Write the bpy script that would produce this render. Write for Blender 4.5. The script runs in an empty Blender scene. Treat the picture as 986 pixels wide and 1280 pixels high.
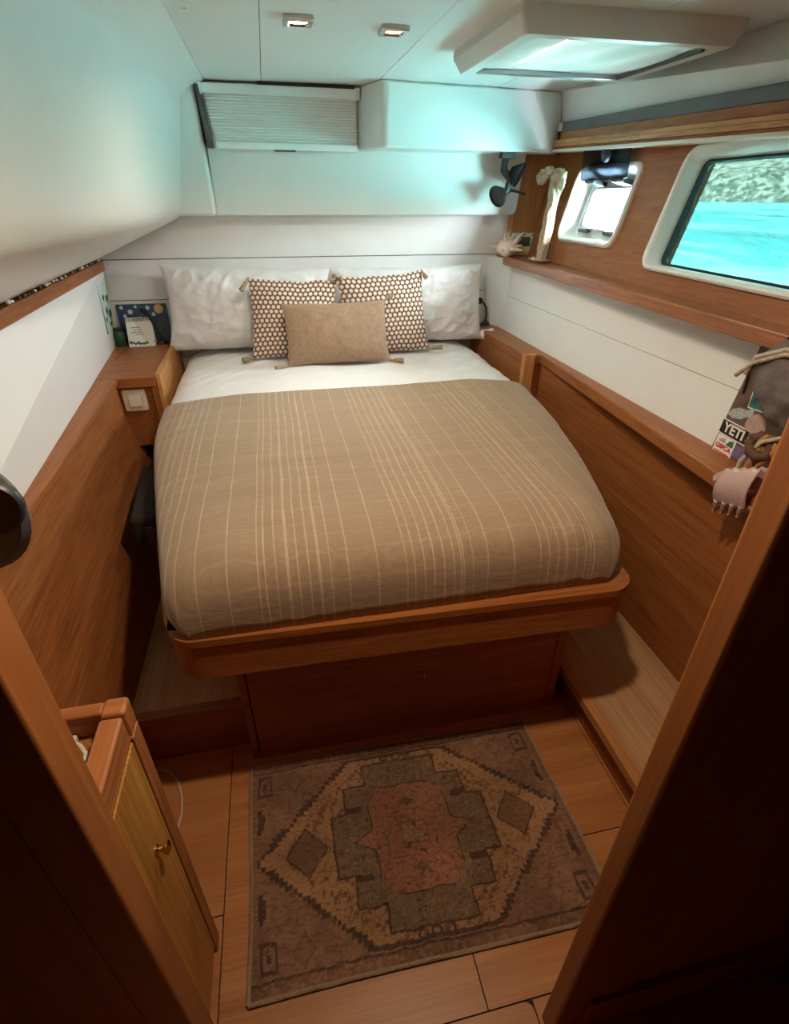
import bpy, bmesh, math, random
import numpy as np
from mathutils import Vector, Matrix, noise

random.seed(7)
S = bpy.context.scene
COL = S.collection

# ------------------------------------------------------------------ camera
cam_d = bpy.data.cameras.new('camera')
cam = bpy.data.objects.new('camera', cam_d)
COL.objects.link(cam)
AX = Vector((-163.0, 395.0, -655.0)).normalized()          # room's length axis seen from the camera
UP = Vector((6.0, 1082.0, 655.0))
UP = (UP - AX * UP.dot(AX)).normalized()
RT = AX.cross(UP)
cam.matrix_world = Matrix.Translation((0, 0, 1.62)) @ Matrix((RT, AX, UP)).to_4x4()
cam_d.sensor_fit = 'VERTICAL'
cam_d.sensor_height = 36.0
cam_d.lens = 655.0 / 1280.0 * 36.0
cam_d.clip_start = 0.02
cam_d.clip_end = 2000
S.camera = cam

# ------------------------------------------------------------------ world, sun, exposure
W = bpy.data.worlds.new('world')
S.world = W
W.use_nodes = True
bg = W.node_tree.nodes['Background']
bg.inputs['Color'].default_value = (0.80, 0.93, 1.0, 1)
bg.inputs['Strength'].default_value = 98.0

sun_d = bpy.data.lights.new('sun_offscreen', 'SUN')
sun_d.energy = 100.0
sun_d.angle = math.radians(1.0)
sun_d.color = (1.0, 0.95, 0.86)
sun = bpy.data.objects.new('sun_offscreen', sun_d)
COL.objects.link(sun)
sun.rotation_euler = (math.radians(-25), math.radians(-40), 0)   # high over the far side of the boat
sun.location = (-10, -6, 20)

vs = S.view_settings
vs.view_transform = 'Standard'
vs.look = 'None'
vs.gamma = 1.0
vs.exposure = 0.52
vs.use_curve_mapping = False
S.cycles.use_denoising = True
S.cycles.max_bounces = 10
S.cycles.diffuse_bounces = 6
S.cycles.transparent_max_bounces = 12
S.cycles.sample_clamp_indirect = 0.0
S.cycles.caustics_reflective = False
S.cycles.caustics_refractive = False


def portal(name, loc, normal, sx, sy):
    """sampling portal in a real opening (gives off no light of its own)"""
    d = bpy.data.lights.new(name, 'AREA')
    d.shape = 'RECTANGLE'
    d.size, d.size_y = sx, sy
    d.cycles.is_portal = True
    o = bpy.data.objects.new(name, d)
    COL.objects.link(o)
    o.location = loc
    o.rotation_euler = Vector(normal).to_track_quat('-Z', 'Y').to_euler()
    return o


# ------------------------------------------------------------------ node helpers
def lin(r, g, b):
    f = lambda c: (c / 255 / 12.92) if c / 255 <= 0.04045 else ((c / 255 + 0.055) / 1.055) ** 2.4
    return (f(r), f(g), f(b), 1.0)


class NT:
    def __init__(self, name):
        self.m = bpy.data.materials.new(name)
        self.m.use_nodes = True
        self.t = self.m.node_tree
        self.b = self.t.nodes['Principled BSDF']
        self.out = self.t.nodes['Material Output']

    def n(self, typ, **kw):
        nd = self.t.nodes.new('ShaderNode' + typ)
        for k, v in kw.items():
            setattr(nd, k, v)
        return nd

    def l(self, a, b):
        self.t.links.new(a, b)

    def put(self, sock, v):
        if isinstance(v, bpy.types.NodeSocket):
            self.l(v, sock)
        else:
            sock.default_value = v

    def math(self, op, a, b=0.0, c=0.0, clamp=False):
        nd = self.n('Math', operation=op, use_clamp=clamp)
        for i, v in enumerate((a, b, c)):
            self.put(nd.inputs[i], v)
        return nd.outputs[0]

    def vmath(self, op, a, b=(0, 0, 0)):
        nd = self.n('VectorMath', operation=op)
        self.put(nd.inputs[0], a)
        if op not in ('LENGTH', 'FRACTION'):
            self.put(nd.inputs[1], b)
        return nd.outputs['Value'] if op in ('LENGTH', 'DOT_PRODUCT', 'DISTANCE') else nd.outputs[0]

    def mix(self, f, a, b, blend='MIX'):
        nd = self.n('Mix', data_type='RGBA', blend_type=blend)
        self.put(nd.inputs[0], f)
        self.put(nd.inputs[6], a)
        self.put(nd.inputs[7], b)
        return nd.outputs[2]

    def ramp(self, f, stops):
        nd = self.n('ValToRGB')
        e = nd.color_ramp.elements
        while len(e) > 1:
            e.remove(e[-1])
        e[0].position, e[0].color = stops[0]
        for p, c in stops[1:]:
            x = e.new(p)
            x.color = c
        self.l(f, nd.inputs[0])
        return nd.outputs[0]

    def coord(self, which='Object', scale=(1, 1, 1), rnd=True):
        tc = self.n('TexCoord').outputs[which]
        v = self.vmath('MULTIPLY', tc, scale)
        if rnd:
            r = self.n('ObjectInfo').outputs['Random']
            k = self.math('MULTIPLY', r, 37.0)
            v = self.vmath('ADD', v, k)
        return v

    def noise(self, vec, scale=1.0, detail=4, rough=0.55, dist=0.0):
        nd = self.n('TexNoise')
        self.l(vec, nd.inputs['Vector'])
        nd.inputs['Scale'].default_value = scale
        nd.inputs['Detail'].default_value = detail
        nd.inputs['Roughness'].default_value = rough
        nd.inputs['Distortion'].default_value = dist
        return nd.outputs[0]

    def bump(self, h, strength=0.3, dist=0.01):
        nd = self.n('Bump')
        nd.inputs['Strength'].default_value = strength
        nd.inputs['Distance'].default_value = dist
        self.l(h, nd.inputs['Height'])
        self.l(nd.outputs[0], self.b.inputs['Normal'])

    def set(self, col=None, rough=None, metal=None, spec=None, **kw):
        if col is not None:
            self.put(self.b.inputs['Base Color'], col)
        if rough is not None:
            self.put(self.b.inputs['Roughness'], rough)
        if metal is not None:
            self.b.inputs['Metallic'].default_value = metal
        if spec is not None:
            self.b.inputs['Specular IOR Level'].default_value = spec
        for k, v in kw.items():
            self.b.inputs[k].default_value = v
        return self.m


M = {}


def wood(key, dark, mid, light, axis='Y', rough=0.38, scale=1.0, coat=0.0, fine=0.35):
    t = NT(key)
    st = {'X': (1.0, 16, 16), 'Y': (16, 1.0, 16), 'Z': (16, 16, 1.0)}[axis]
    sf = {'X': (3, 160, 160), 'Y': (160, 3, 160), 'Z': (160, 160, 3)}[axis]
    c1 = t.coord('Object', tuple(s * scale for s in st))
    c2 = t.coord('Object', sf)
    g = t.noise(c1, 1.0, 6, 0.6, 0.35)
    f = t.noise(c2, 1.0, 3, 0.6)
    col = t.ramp(g, [(0.30, dark), (0.5, mid), (0.72, light)])
    d = t.ramp(f, [(0.35, (1 - fine, 1 - fine, 1 - fine, 1)), (0.6, (1, 1, 1, 1))])
    col = t.mix(1.0, col, d, 'MULTIPLY')
    t.bump(f, 0.06, 0.002)
    M[key] = t.set(col, rough, spec=0.35, **({'Coat Weight': coat, 'Coat Roughness': 0.25} if coat else {}))


TEAK = (lin(146, 85, 42), lin(158, 95, 49), lin(168, 105, 57))
for ax in 'XYZ':
    wood('wood_' + ax, *TEAK, ax)
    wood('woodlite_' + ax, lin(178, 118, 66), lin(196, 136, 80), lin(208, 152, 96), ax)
wood('panel_gold', *TEAK, 'Y', 0.5, 3.2)
wood('panel_brown_Y', *TEAK, 'Y', 0.45, 2.6)
wood('panel_brown_X', *TEAK, 'X', 0.45, 1.4)
wood('panel_rust', *TEAK, 'X', 0.4, 1.2)
wood('jamb_wood', *TEAK, 'Z', 0.42, 1.6, fine=0.2)
wood('partition_wood', *TEAK, 'Z', 0.45, 1.6, fine=0.2)
wood('floor_wood', lin(168, 106, 58), lin(184, 120, 68), lin(196, 134, 80), 'X', 0.4, 1.4, fine=0.2)
wood('step_wood', lin(176, 134, 92), lin(192, 150, 108), lin(204, 164, 122), 'Y', 0.45, 1.2, fine=0.25)
wood('window_wood', *TEAK, 'Y', 0.42, 2.6, fine=0.25)
wood('shelf_wood', *TEAK, 'Y', 0.35, 2.0, coat=0.8)
wood('cabinet_gold', lin(164, 108, 46), lin(186, 128, 58), lin(198, 142, 70), 'Z', 0.4, 1.0)


def plain(key, col, rough=0.5, metal=0.0, var=0.0, nscale=20, bump=0.0, bd=0.003, spec=0.5, **kw):
    t = NT(key)
    c = col
    h = None
    if var or bump:
        h = t.noise(t.coord('Object', (1, 1, 1)), nscale, 4, 0.6)
    if var:
        lo = tuple(x * (1 - var) for x in col[:3]) + (1,)
        hi = tuple(min(1, x * (1 + var * 0.6)) for x in col[:3]) + (1,)
        c = t.ramp(h, [(0.3, lo), (0.7, hi)])
    if bump:
        t.bump(h, bump, bd)
    M[key] = t.set(c, rough, metal, spec, **kw)


plain('liner', lin(222, 224, 220), 0.45, var=0.03, nscale=3)
plain('liner_sheen', lin(224, 226, 222), 0.32, var=0.02, nscale=3)
plain('ceil', lin(216, 218, 214), 0.5, var=0.02, nscale=2.5)
plain('board_white', lin(226, 226, 223), 0.5, var=0.04, nscale=6)
plain('board_white_left', lin(226, 226, 223), 0.4, var=0.02, nscale=5)
plain('board_cream', lin(226, 226, 223), 0.55, var=0.03, nscale=5)
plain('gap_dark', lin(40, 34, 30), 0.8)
plain('frame_white', lin(232, 234, 230), 0.28)
plain('frame_cream', lin(224, 216, 198), 0.4)
plain('hatch_white', lin(214, 216, 212), 0.4)
plain('black_rubber', lin(22, 24, 28), 0.5)
plain('black_plastic', lin(26, 27, 31), 0.42)
plain('dark_grey', lin(84, 83, 84), 0.5)
plain('chrome', lin(200, 200, 200), 0.15, 1.0)
plain('brass', lin(214, 176, 120), 0.2, 1.0)
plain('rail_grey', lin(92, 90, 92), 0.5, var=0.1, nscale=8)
plain('switch_white', lin(226, 216, 200), 0.35)
plain('shell', lin(244, 220, 204), 0.5, var=0.18, nscale=40, bump=0.3)
plain('shell_pale', lin(240, 230, 216), 0.4, var=0.1, nscale=60)
plain('shell_dark', lin(120, 92, 66), 0.5, var=0.3, nscale=60)
plain('print_cream', lin(214, 208, 192), 0.6)
plain('paper', lin(232, 230, 224), 0.6)
plain('ink', lin(90, 92, 96), 0.6)
plain('leaf_green', lin(44, 92, 74), 0.6, var=0.3, nscale=60)
plain('mint', lin(196, 216, 206), 0.5)
plain('night_blue', lin(44, 70, 104), 0.5, var=0.35, nscale=50)
plain('star_pale', lin(196, 206, 200), 0.5)
plain('star_gold', lin(214, 176, 104), 0.5)
plain('hill_grey', lin(70, 80, 84), 0.6, var=0.3, nscale=50)
plain('green_bottle', lin(28, 74, 48), 0.3)
plain('cable_white', lin(206, 196, 182), 0.4)
plain('board_brown', lin(100, 76, 62), 0.5, var=0.2, nscale=30)
plain('sticker_black', lin(24, 24, 26), 0.4)
plain('sticker_white', lin(226, 222, 214), 0.45)
plain('sticker_red', lin(176, 40, 44), 0.45)
plain('sticker_green', lin(40, 112, 84), 0.45)
plain('sticker_teal', lin(52, 110, 116), 0.45, var=0.3, nscale=80)
plain('sticker_pink', lin(176, 146, 136), 0.5, var=0.1, nscale=80)
plain('sticker_violet', lin(112, 96, 132), 0.5, var=0.2, nscale=80)
plain('sticker_grey', lin(168, 172, 170), 0.5, var=0.35, nscale=120)
plain('fabric_grey', lin(104, 94, 92), 0.9, var=0.35, nscale=30, bump=0.5, bd=0.004)
plain('fabric_stripe', lin(176, 166, 148), 0.9, var=0.3, nscale=80)
plain('scrunchie', lin(86, 58, 40), 0.8, var=0.4, nscale=60, bump=0.5)
plain('gold_lace', lin(178, 122, 62), 0.7, var=0.45, nscale=130, bump=0.5)
plain('clip_pink', lin(206, 178, 172), 0.2, **{'Transmission Weight': 0.25})
plain('tassel', lin(150, 132, 100), 0.9, var=0.3, nscale=120, bump=0.5)
plain('rug_edge', lin(158, 132, 104), 0.95, var=0.3, nscale=220, bump=0.6)
plain('lace', lin(184, 162, 136), 0.95, var=0.35, nscale=110, bump=0.8, bd=0.004)
plain('lace_bow', lin(200, 180, 156), 0.9, var=0.2, nscale=60, bump=0.4)
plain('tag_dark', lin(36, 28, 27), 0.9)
plain('tag_print', lin(80, 66, 62), 0.8)
plain('steel', lin(176, 176, 178), 0.3, 1.0)


def fabric(key, a, b, weave=500, bump=0.25, wr=6.0, wb=0.5, rough=0.9, sheen=0.15):
    t = NT(key)
    co = t.coord('Object', (1, 1, 1), rnd=True)
    n1 = t.noise(co, wr, 5, 0.6, 0.6)
    n2 = t.noise(co, weave, 2, 0.6)
    col = t.ramp(t.math('ADD', t.math('MULTIPLY', n1, 0.6), t.math('MULTIPLY', n2, 0.4)), [(0.3, a), (0.7, b)])
    t.bump(t.math('ADD', t.math('MULTIPLY', n1, wb), t.math('MULTIPLY', n2, 0.06)), bump, 0.02)
    M[key] = t.set(col, rough, spec=0.2, **{'Sheen Weight': sheen})


LINEN = (lin(212, 210, 208), lin(226, 224, 222))
fabric('sheet', *LINEN, 300, 0.22, 9.0)
fabric('pillow_left', *LINEN, 300, 0.3, 10.0, rough=0.6)
fabric('pillow_right', *LINEN, 300, 0.35, 12.0, rough=0.6)
fabric('lumbar', lin(134, 110, 90), lin(168, 142, 118), 330, 0.22, 60.0, 0.25)


def blanket_mat():
    t = NT('blanket')
    tc = t.n('TexCoord').outputs['UV']            # u, v in metres across and along the bed
    sep = t.n('SeparateXYZ')
    wob = t.noise(t.vmath('MULTIPLY', tc, (3.0, 3.0, 0)), 1.0, 2, 0.5)
    t.l(tc, sep.inputs[0])
    u = t.math('ADD', sep.outputs[0], t.math('MULTIPLY', t.math('SUBTRACT', wob, 0.5), 0.012))
    v = sep.outputs[1]

    def lines(x, per, width):
        f = t.math('FRACT', t.math('DIVIDE', x, per))
        d = t.math('ABSOLUTE', t.math('SUBTRACT', f, 0.5))
        return t.math('LESS_THAN', d, width / per / 2)
    grp = t.math('LESS_THAN', t.math('FRACT', t.math('DIVIDE', t.math('ADD', u, 0.10), 0.36)), 0.47)
    a = t.math('MULTIPLY', lines(u, 0.026, 0.0042), grp)
    b = lines(u, 0.072, 0.0038)
    brk = t.noise(t.vmath('MULTIPLY', tc, (160, 9, 0)), 1.0, 2, 0.5)
    ln = t.math('MULTIPLY', t.math('MAXIMUM', a, b), t.math('MULTIPLY', brk, 1.25, clamp=True))
    cross = t.math('MULTIPLY', lines(v, 0.034, 0.004), t.math('MULTIPLY', t.noise(t.vmath('MULTIPLY', tc, (6, 60, 0)), 1.0, 2, 0.6), 0.55))
    slub = t.noise(t.vmath('MULTIPLY', tc, (40, 260, 0)), 1.0, 3, 0.65)
    weave = t.noise(t.vmath('MULTIPLY', tc, (420, 420, 0)), 1.0, 2, 0.6)
    big = t.noise(t.vmath('MULTIPLY', tc, (2.2, 2.2, 0)), 1.0, 3, 0.6)
    base = t.ramp(t.math('ADD', t.math('MULTIPLY', slub, 0.6), t.math('MULTIPLY', weave, 0.4)),
                  [(0.3, lin(132, 112, 90)), (0.7, lin(156, 134, 109))])
    col = t.mix(t.math('MULTIPLY', ln, 0.55), base, lin(206, 182, 150))
    col = t.mix(t.math('MULTIPLY', cross, 0.35), col, lin(192, 168, 138))
    wr = t.noise(t.vmath('MULTIPLY', tc, (9, 26, 0)), 1.0, 4, 0.6, 0.8)
    h = t.math('ADD', t.math('MULTIPLY', wr, 0.5), t.math('ADD', t.math('MULTIPLY', slub, 0.12), t.math('MULTIPLY', big, 0.4)))
    t.bump(h, 0.28, 0.02)
    M['blanket'] = t.set(col, 0.95, spec=0.15, **{'Sheen Weight': 0.2})


blanket_mat()


def honeycomb_mat():
    t = NT('honeycomb')
    tc = t.n('TexCoord').outputs['UV']
    N_ = 17.0
    p = t.vmath('MULTIPLY', tc, (N_, N_ / math.sqrt(3) * 1.0, 0))
    k = (1.0, math.sqrt(3), 0)
    a = t.vmath('MULTIPLY', t.vmath('SUBTRACT', t.vmath('FRACTION', p), (0.5, 0.5, 0)), k)
    b = t.vmath('MULTIPLY', t.vmath('SUBTRACT', t.vmath('FRACTION', t.vmath('ADD', p, (0.5, 0.5, 0))), (0.5, 0.5, 0)), k)
    d = t.math('MINIMUM', t.vmath('LENGTH', a), t.vmath('LENGTH', b))
    dot = t.ramp(d, [(0.0, lin(238, 222, 206)), (0.26, lin(228, 208, 190)), (0.36, lin(198, 172, 150)), (0.43, lin(108, 84, 72)), (0.5, lin(92, 72, 62))])
    w = t.noise(t.coord('Object', (1, 1, 1)), 320, 2, 0.6)
    col = t.mix(1.0, dot, t.ramp(w, [(0.3, (0.82, 0.82, 0.82, 1)), (0.6, (1, 1, 1, 1))]), 'MULTIPLY')
    t.bump(t.math('SUBTRACT', t.math('MULTIPLY', w, 0.2), d), 0.35, 0.006)
    M['honeycomb'] = t.set(col, 0.9, spec=0.2, **{'Sheen Weight': 0.15})


honeycomb_mat()


def attr_mat(key, rough=0.95, bumpscale=500):
    t = NT(key)
    at = t.n('VertexColor', layer_name='Col')
    w = t.noise(t.coord('Object', (1, 1, 1)), bumpscale, 2, 0.6)
    col = t.mix(1.0, at.outputs[0], t.ramp(w, [(0.3, (0.72, 0.72, 0.72, 1)), (0.65, (1, 1, 1, 1))]), 'MULTIPLY')
    t.bump(w, 0.5, 0.004)
    M[key] = t.set(col, rough, spec=0.1)


attr_mat('rug')


def glass_mat(key, tint, refl=0.04):
    t = NT(key)
    tr = t.n('BsdfTransparent')
    tr.inputs[0].default_value = tint
    gl = t.n('BsdfGlossy')
    gl.inputs['Roughness'].default_value = 0.03
    mx = t.n('MixShader')
    mx.inputs[0].default_value = refl
    t.l(tr.outputs[0], mx.inputs[1])
    t.l(gl.outputs[0], mx.inputs[2])
    t.l(mx.outputs[0], t.out.inputs[0])
    M[key] = t.m


glass_mat('tinted_glass', (0.096, 0.130, 0.123, 1))
glass_mat('smoked_acrylic', (0.38, 0.45, 0.54, 1))


def shade_mat(key, col, tr):
    t = NT(key)
    d = t.n('BsdfDiffuse')
    d.inputs[0].default_value = col
    tl = t.n('BsdfTranslucent')
    tl.inputs[0].default_value = tr
    mx = t.n('AddShader')
    t.l(d.outputs[0], mx.inputs[0])
    t.l(tl.outputs[0], mx.inputs[1])
    t.l(mx.outputs[0], t.out.inputs[0])
    M[key] = t.m


shade_mat('hatch_shade', (0.42, 0.46, 0.44, 1), (0.13, 0.125, 0.115, 1))


def emit(key, col, st):
    t = NT(key)
    e = t.n('Emission')
    e.inputs[0].default_value = col
    e.inputs[1].default_value = st
    t.l(e.outputs[0], t.out.inputs[0])
    M[key] = t.m


emit('lamp_glow', (1.0, 0.72, 0.36, 1), 9.0)


def sea_mat():
    t = NT('sea')
    co = t.n('TexCoord').outputs['Object']
    n1 = t.noise(t.vmath('MULTIPLY', co, (0.55, 0.16, 1)), 1.0, 7, 0.7, 0.6)
    n2 = t.noise(t.vmath('MULTIPLY', co, (0.10, 0.022, 1)), 1.0, 5, 0.65, 0.5)
    n3 = t.noise(t.vmath('MULTIPLY', co, (0.020, 0.005, 1)), 1.0, 4, 0.6, 0.5)
    k = t.math('ADD', t.math('MULTIPLY', n1, 0.4), t.math('ADD', t.math('MULTIPLY', n2, 0.35), t.math('MULTIPLY', n3, 0.25)))
    c = t.ramp(k, [(0.40, lin(10, 92, 98)), (0.49, lin(52, 168, 170)), (0.58, lin(176, 228, 222))])
    t.bump(n1, 0.6, 0.3)
    M['sea'] = t.set(c, 0.5, spec=0.15)


sea_mat()


def rock_mat():
    t = NT('rock')
    co = t.n('TexCoord').outputs['Object']
    n1 = t.noise(t.vmath('MULTIPLY', co, (0.35, 0.35, 0.6)), 1.0, 8, 0.72)
    n2 = t.noise(co, 0.06, 3, 0.6)
    c = t.ramp(n1, [(0.38, lin(54, 58, 50)), (0.48, lin(140, 128, 118)), (0.60, lin(236, 222, 212))])
    c = t.mix(t.math('MULTIPLY', n2, 0.5), c, lin(120, 124, 96))
    t.bump(n1, 0.8, 1.5)
    M['rock'] = t.set(c, 0.9)


rock_mat()


# ------------------------------------------------------------------ mesh helpers
class MB:
    def __init__(self, xf=None):
        self.v, self.f, self.uv = [], [], None
        self.xf = xf

    def add(self, vs_, fs):
        o = len(self.v)
        for p in vs_:
            p = Vector(p)
            self.v.append(self.xf @ p if self.xf else p)
        self.f += [tuple(i + o for i in f) for f in fs]
        return self

    def hexa(self, lo4, hi4):
        return self.add(list(lo4) + list(hi4), [(3, 2, 1, 0), (4, 5, 6, 7), (0, 1, 5, 4), (1, 2, 6, 5), (2, 3, 7, 6), (3, 0, 4, 7)])

    def box(self, x0, x1, y0, y1, z0, z1):
        return self.hexa([(x0, y0, z0), (x1, y0, z0), (x1, y1, z0), (x0, y1, z0)], [(x0, y0, z1), (x1, y0, z1), (x1, y1, z1), (x0, y1, z1)])

    def prism(self, poly, z0, z1):
        n = len(poly)
        self.add([(x, y, z0) for x, y in poly] + [(x, y, z1) for x, y in poly],
                 [tuple(range(n))[::-1], tuple(range(n, 2 * n))] + [(i, (i + 1) % n, n + (i + 1) % n, n + i) for i in range(n)])
        return self

    def loft(self, loops, closed=True, cap0=False, cap1=False):
        n = len(loops[0])
        vs_, fs = [p for lp in loops for p in lp], []
        for k in range(len(loops) - 1):
            for i in range(n if closed else n - 1):
                j = (i + 1) % n
                fs.append((k * n + i, k * n + j, (k + 1) * n + j, (k + 1) * n + i))
        if cap0:
            fs.append(tuple(range(n))[::-1])
        if cap1:
            fs.append(tuple(range((len(loops) - 1) * n, len(loops) * n)))
        return self.add(vs_, fs)

    def tube(self, path, r, n=10, cap=True):
        path = [Vector(p) for p in path]
        rs = r if isinstance(r, (list, tuple)) else [r] * len(path)
        loops, ref = [], None
        for i, p in enumerate(path):
            d = (path[min(i + 1, len(path) - 1)] - path[max(i - 1, 0)]).normalized()
            if ref is None:
                ref = d.orthogonal().normalized()
            ref = (ref - d * ref.dot(d)).normalized()
            b = d.cross(ref)
            loops.append([p + (ref * math.cos(2 * math.pi * k / n) + b * math.sin(2 * math.pi * k / n)) * rs[i] for k in range(n)])
        return self.loft(loops, True, cap, cap)

    def lathe(self, prof, origin, axis, n=24, cap=True):
        origin, axis = Vector(origin), Vector(axis).normalized()
        a = axis.orthogonal().normalized()
        b = axis.cross(a)
        loops = [[origin + axis * h + (a * math.cos(2 * math.pi * k / n) + b * math.sin(2 * math.pi * k / n)) * max(r, 1e-4) for k in range(n)] for r, h in prof]
        return self.loft(loops, True, cap, cap)

    def ball(self, c, rx, ry, rz, n=12, m=8):
        c = Vector(c)
        loops = []
        for i in range(m + 1):
            a = math.pi * i / m
            s = max(math.sin(a), 1e-3)
            loops.append([c + Vector((rx * s * math.cos(2 * math.pi * k / n), ry * s * math.sin(2 * math.pi * k / n), -rz * math.cos(a))) for k in range(n)])
        return self.loft(loops, True, True, True)

    def grid(self, fn, nu, nv):
        self.add([fn(i / nu, j / nv) for j in range(nv + 1) for i in range(nu + 1)],
                 [(j * (nu + 1) + i, j * (nu + 1) + i + 1, (j + 1) * (nu + 1) + i + 1, (j + 1) * (nu + 1) + i) for j in range(nv) for i in range(nu)])
        return self

    def build(self, name, mat, parent=None, smooth=0.0, bevel=0.0, seg=2, solid=0.0, sub=0):
        me = bpy.data.meshes.new(name)
        xs = [min(p[k] for p in self.v) for k in range(3)]
        xl = [max(p[k] for p in self.v) for k in range(3)]
        o0 = Vector(((xs[0] + xl[0]) / 2, (xs[1] + xl[1]) / 2, xs[2]))
        me.from_pydata([tuple(p - o0) for p in self.v], [], self.f)
        bm = bmesh.new()
        bm.from_mesh(me)
        bmesh.ops.recalc_face_normals(bm, faces=bm.faces)
        bm.to_mesh(me)
        bm.free()
        me.materials.append(M[mat] if isinstance(mat, str) else mat)
        if smooth:
            me.polygons.foreach_set('use_smooth', [True] * len(me.polygons))
            if smooth < 180:
                me.set_sharp_from_angle(angle=math.radians(smooth))
        o = bpy.data.objects.new(name, me)
        COL.objects.link(o)
        o.location = o0
        if parent:
            o.parent = parent
            o.location = o0 - world_loc(parent)
        if solid:
            md = o.modifiers.new('solid', 'SOLIDIFY')
            md.thickness = solid
            md.offset = 0
        if bevel:
            md = o.modifiers.new('bevel', 'BEVEL')
            md.width, md.segments, md.limit_method = bevel, seg, 'ANGLE'
            md.angle_limit = math.radians(35)
            if not smooth:
                me.polygons.foreach_set('use_smooth', [True] * len(me.polygons))
                me.set_sharp_from_angle(angle=math.radians(35))
                md.harden_normals = True
        if sub:
            md = o.modifiers.new('sub', 'SUBSURF')
            md.levels = md.render_levels = sub
        return o


def world_loc(o):
    p = Vector((0, 0, 0))
    while o:
        p += o.location
        o = o.parent
    return p


def tag(o, label=None, cat=None, group=None, kind=None):
    for k, v in (('label', label), ('category', cat), ('group', group), ('kind', kind)):
        if v:
            o[k] = v
    return o


def thing(name, loc, label, cat, group=None):
    e = bpy.data.objects.new(name, None)
    COL.objects.link(e)
    e.location = loc
    e.empty_display_size = 0.05
    return tag(e, label, cat, group)


def struct(name, loc=None):
    e = bpy.data.objects.new(name, None)
    COL.objects.link(e)
    e.location = loc or (0, 0, 0)
    e.empty_display_size = 0.05
    return tag(e, kind='structure')


def rrect(w, h, r, n=6):
    """rounded rectangle outline in 2D, counter-clockwise"""
    pts = []
    for cx, cy, a0 in ((w / 2 - r, h / 2 - r, 0), (-w / 2 + r, h / 2 - r, 90), (-w / 2 + r, -h / 2 + r, 180), (w / 2 - r, -h / 2 + r, 270)):
        for k in range(n + 1):
            a = math.radians(a0 + 90 * k / n)
            pts.append((cx + r * math.cos(a), cy + r * math.sin(a)))
    return pts


def frame_xf(origin, right, up):
    right, up = Vector(right).normalized(), Vector(up)
    up = (up - right * up.dot(right)).normalized()
    nrm = right.cross(up)
    m = Matrix((right, up, nrm)).transposed().to_4x4()
    m.translation = Vector(origin)
    return m


def text(body, xf, size, mat, parent, align='CENTER', name='lettering', ext=0.0004, bold=0.0):
    c = bpy.data.curves.new(name, 'FONT')
    c.body, c.size, c.extrude = body, size, ext
    c.align_x, c.align_y = align, 'CENTER'
    c.offset = bold
    tmp = bpy.data.objects.new(name, c)
    me = bpy.data.meshes.new_from_object(tmp)
    bpy.data.objects.remove(tmp)
    me.name = name
    me.materials.clear()
    me.materials.append(M[mat])
    o = bpy.data.objects.new(name, me)
    COL.objects.link(o)
    m = xf.copy()
    m.translation = xf.translation - world_loc(parent)
    o.parent = parent
    o.matrix_local = m
    return o

# ================================================================== STRUCTURE
ZC, ZL, ZR, ZS = 2.06, 0.925, 0.955, 1.335          # ceiling, low ledges, upper shelf


def wx(y, z):                              # the window wall leans outward and runs in towards the doorway
    return 1.44 + 0.25 * (z - 1.335) + 0.068 * (y - 3.2)


WN = Vector((-1, 0.068, 0.25)).normalized()


def wp(y, z, off=0.0):
    return Vector((wx(y, z), y, z)) + WN * off


# ---- floor: panels with dark joints
floor = struct('floor')
MB().box(-1.1, 1.7, -1.4, 3.3, -0.05, -0.006).build('subfloor', 'gap_dark', floor)
G = 0.0016
for (x0, x1, y0, y1) in ((-1.0, -0.30, 0.712, 1.9), (-1.0, -0.30, 0.0, 0.712), (-0.30, 0.313, 0.388, 1.9), (0.313, 0.905, 0.700, 1.9),
                         (0.313, 0.905, 0.388, 0.700), (-0.30, 0.42, -0.5, 0.388), (0.42, 1.60, -0.5, 0.388), (-1.0, -0.30, -1.3, 0.0),
                         (-0.30, 1.60, -1.3, -0.5), (0.905, 1.60, 0.388, 1.2)):
    r = 0.02 if (y1 == 0.388 and x0 == -0.30) else 0.0
    b = MB()
    if r:
        pl = [(x0 + G, y0 + G), (x1 - G, y0 + G), (x1 - G, y1 - G - r)] + [(x1 - G - r + r * math.cos(a), y1 - G - r + r * math.sin(a)) for a in (0.4, 0.8, 1.2)] + [(x1 - G - r, y1 - G), (x0 + G, y1 - G)]
        b.prism(pl, -0.006, 0.0)
    else:
        b.box(x0 + G, x1 - G, y0 + G, y1 - G, -0.006, 0.0)
    b.build('floor_panel', 'floor_wood', floor)

# ---- headboard wall of horizontal boards
wall_back = struct('wall_back', (0.25, 3.2, 0))
MB().box(-1.15, 1.8, 3.215, 3.25, 0, ZC + 0.1).build('backing', 'gap_dark', wall_back)
for z0, z1 in ((0.5, 1.138), (1.140, 1.335), (1.337, 1.54)):
    MB().box(-0.95, 1.36 if z0 < 1.3 else 1.345, 3.2, 3.22, z0 + 0.0008, z1 - 0.0008).build('board', 'board_white', wall_back, bevel=0.002)
MB().box(1.342, 1.75, 3.125, 3.22, ZS, 1.95).build('corner_board', 'woodlite_Z', wall_back)

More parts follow.
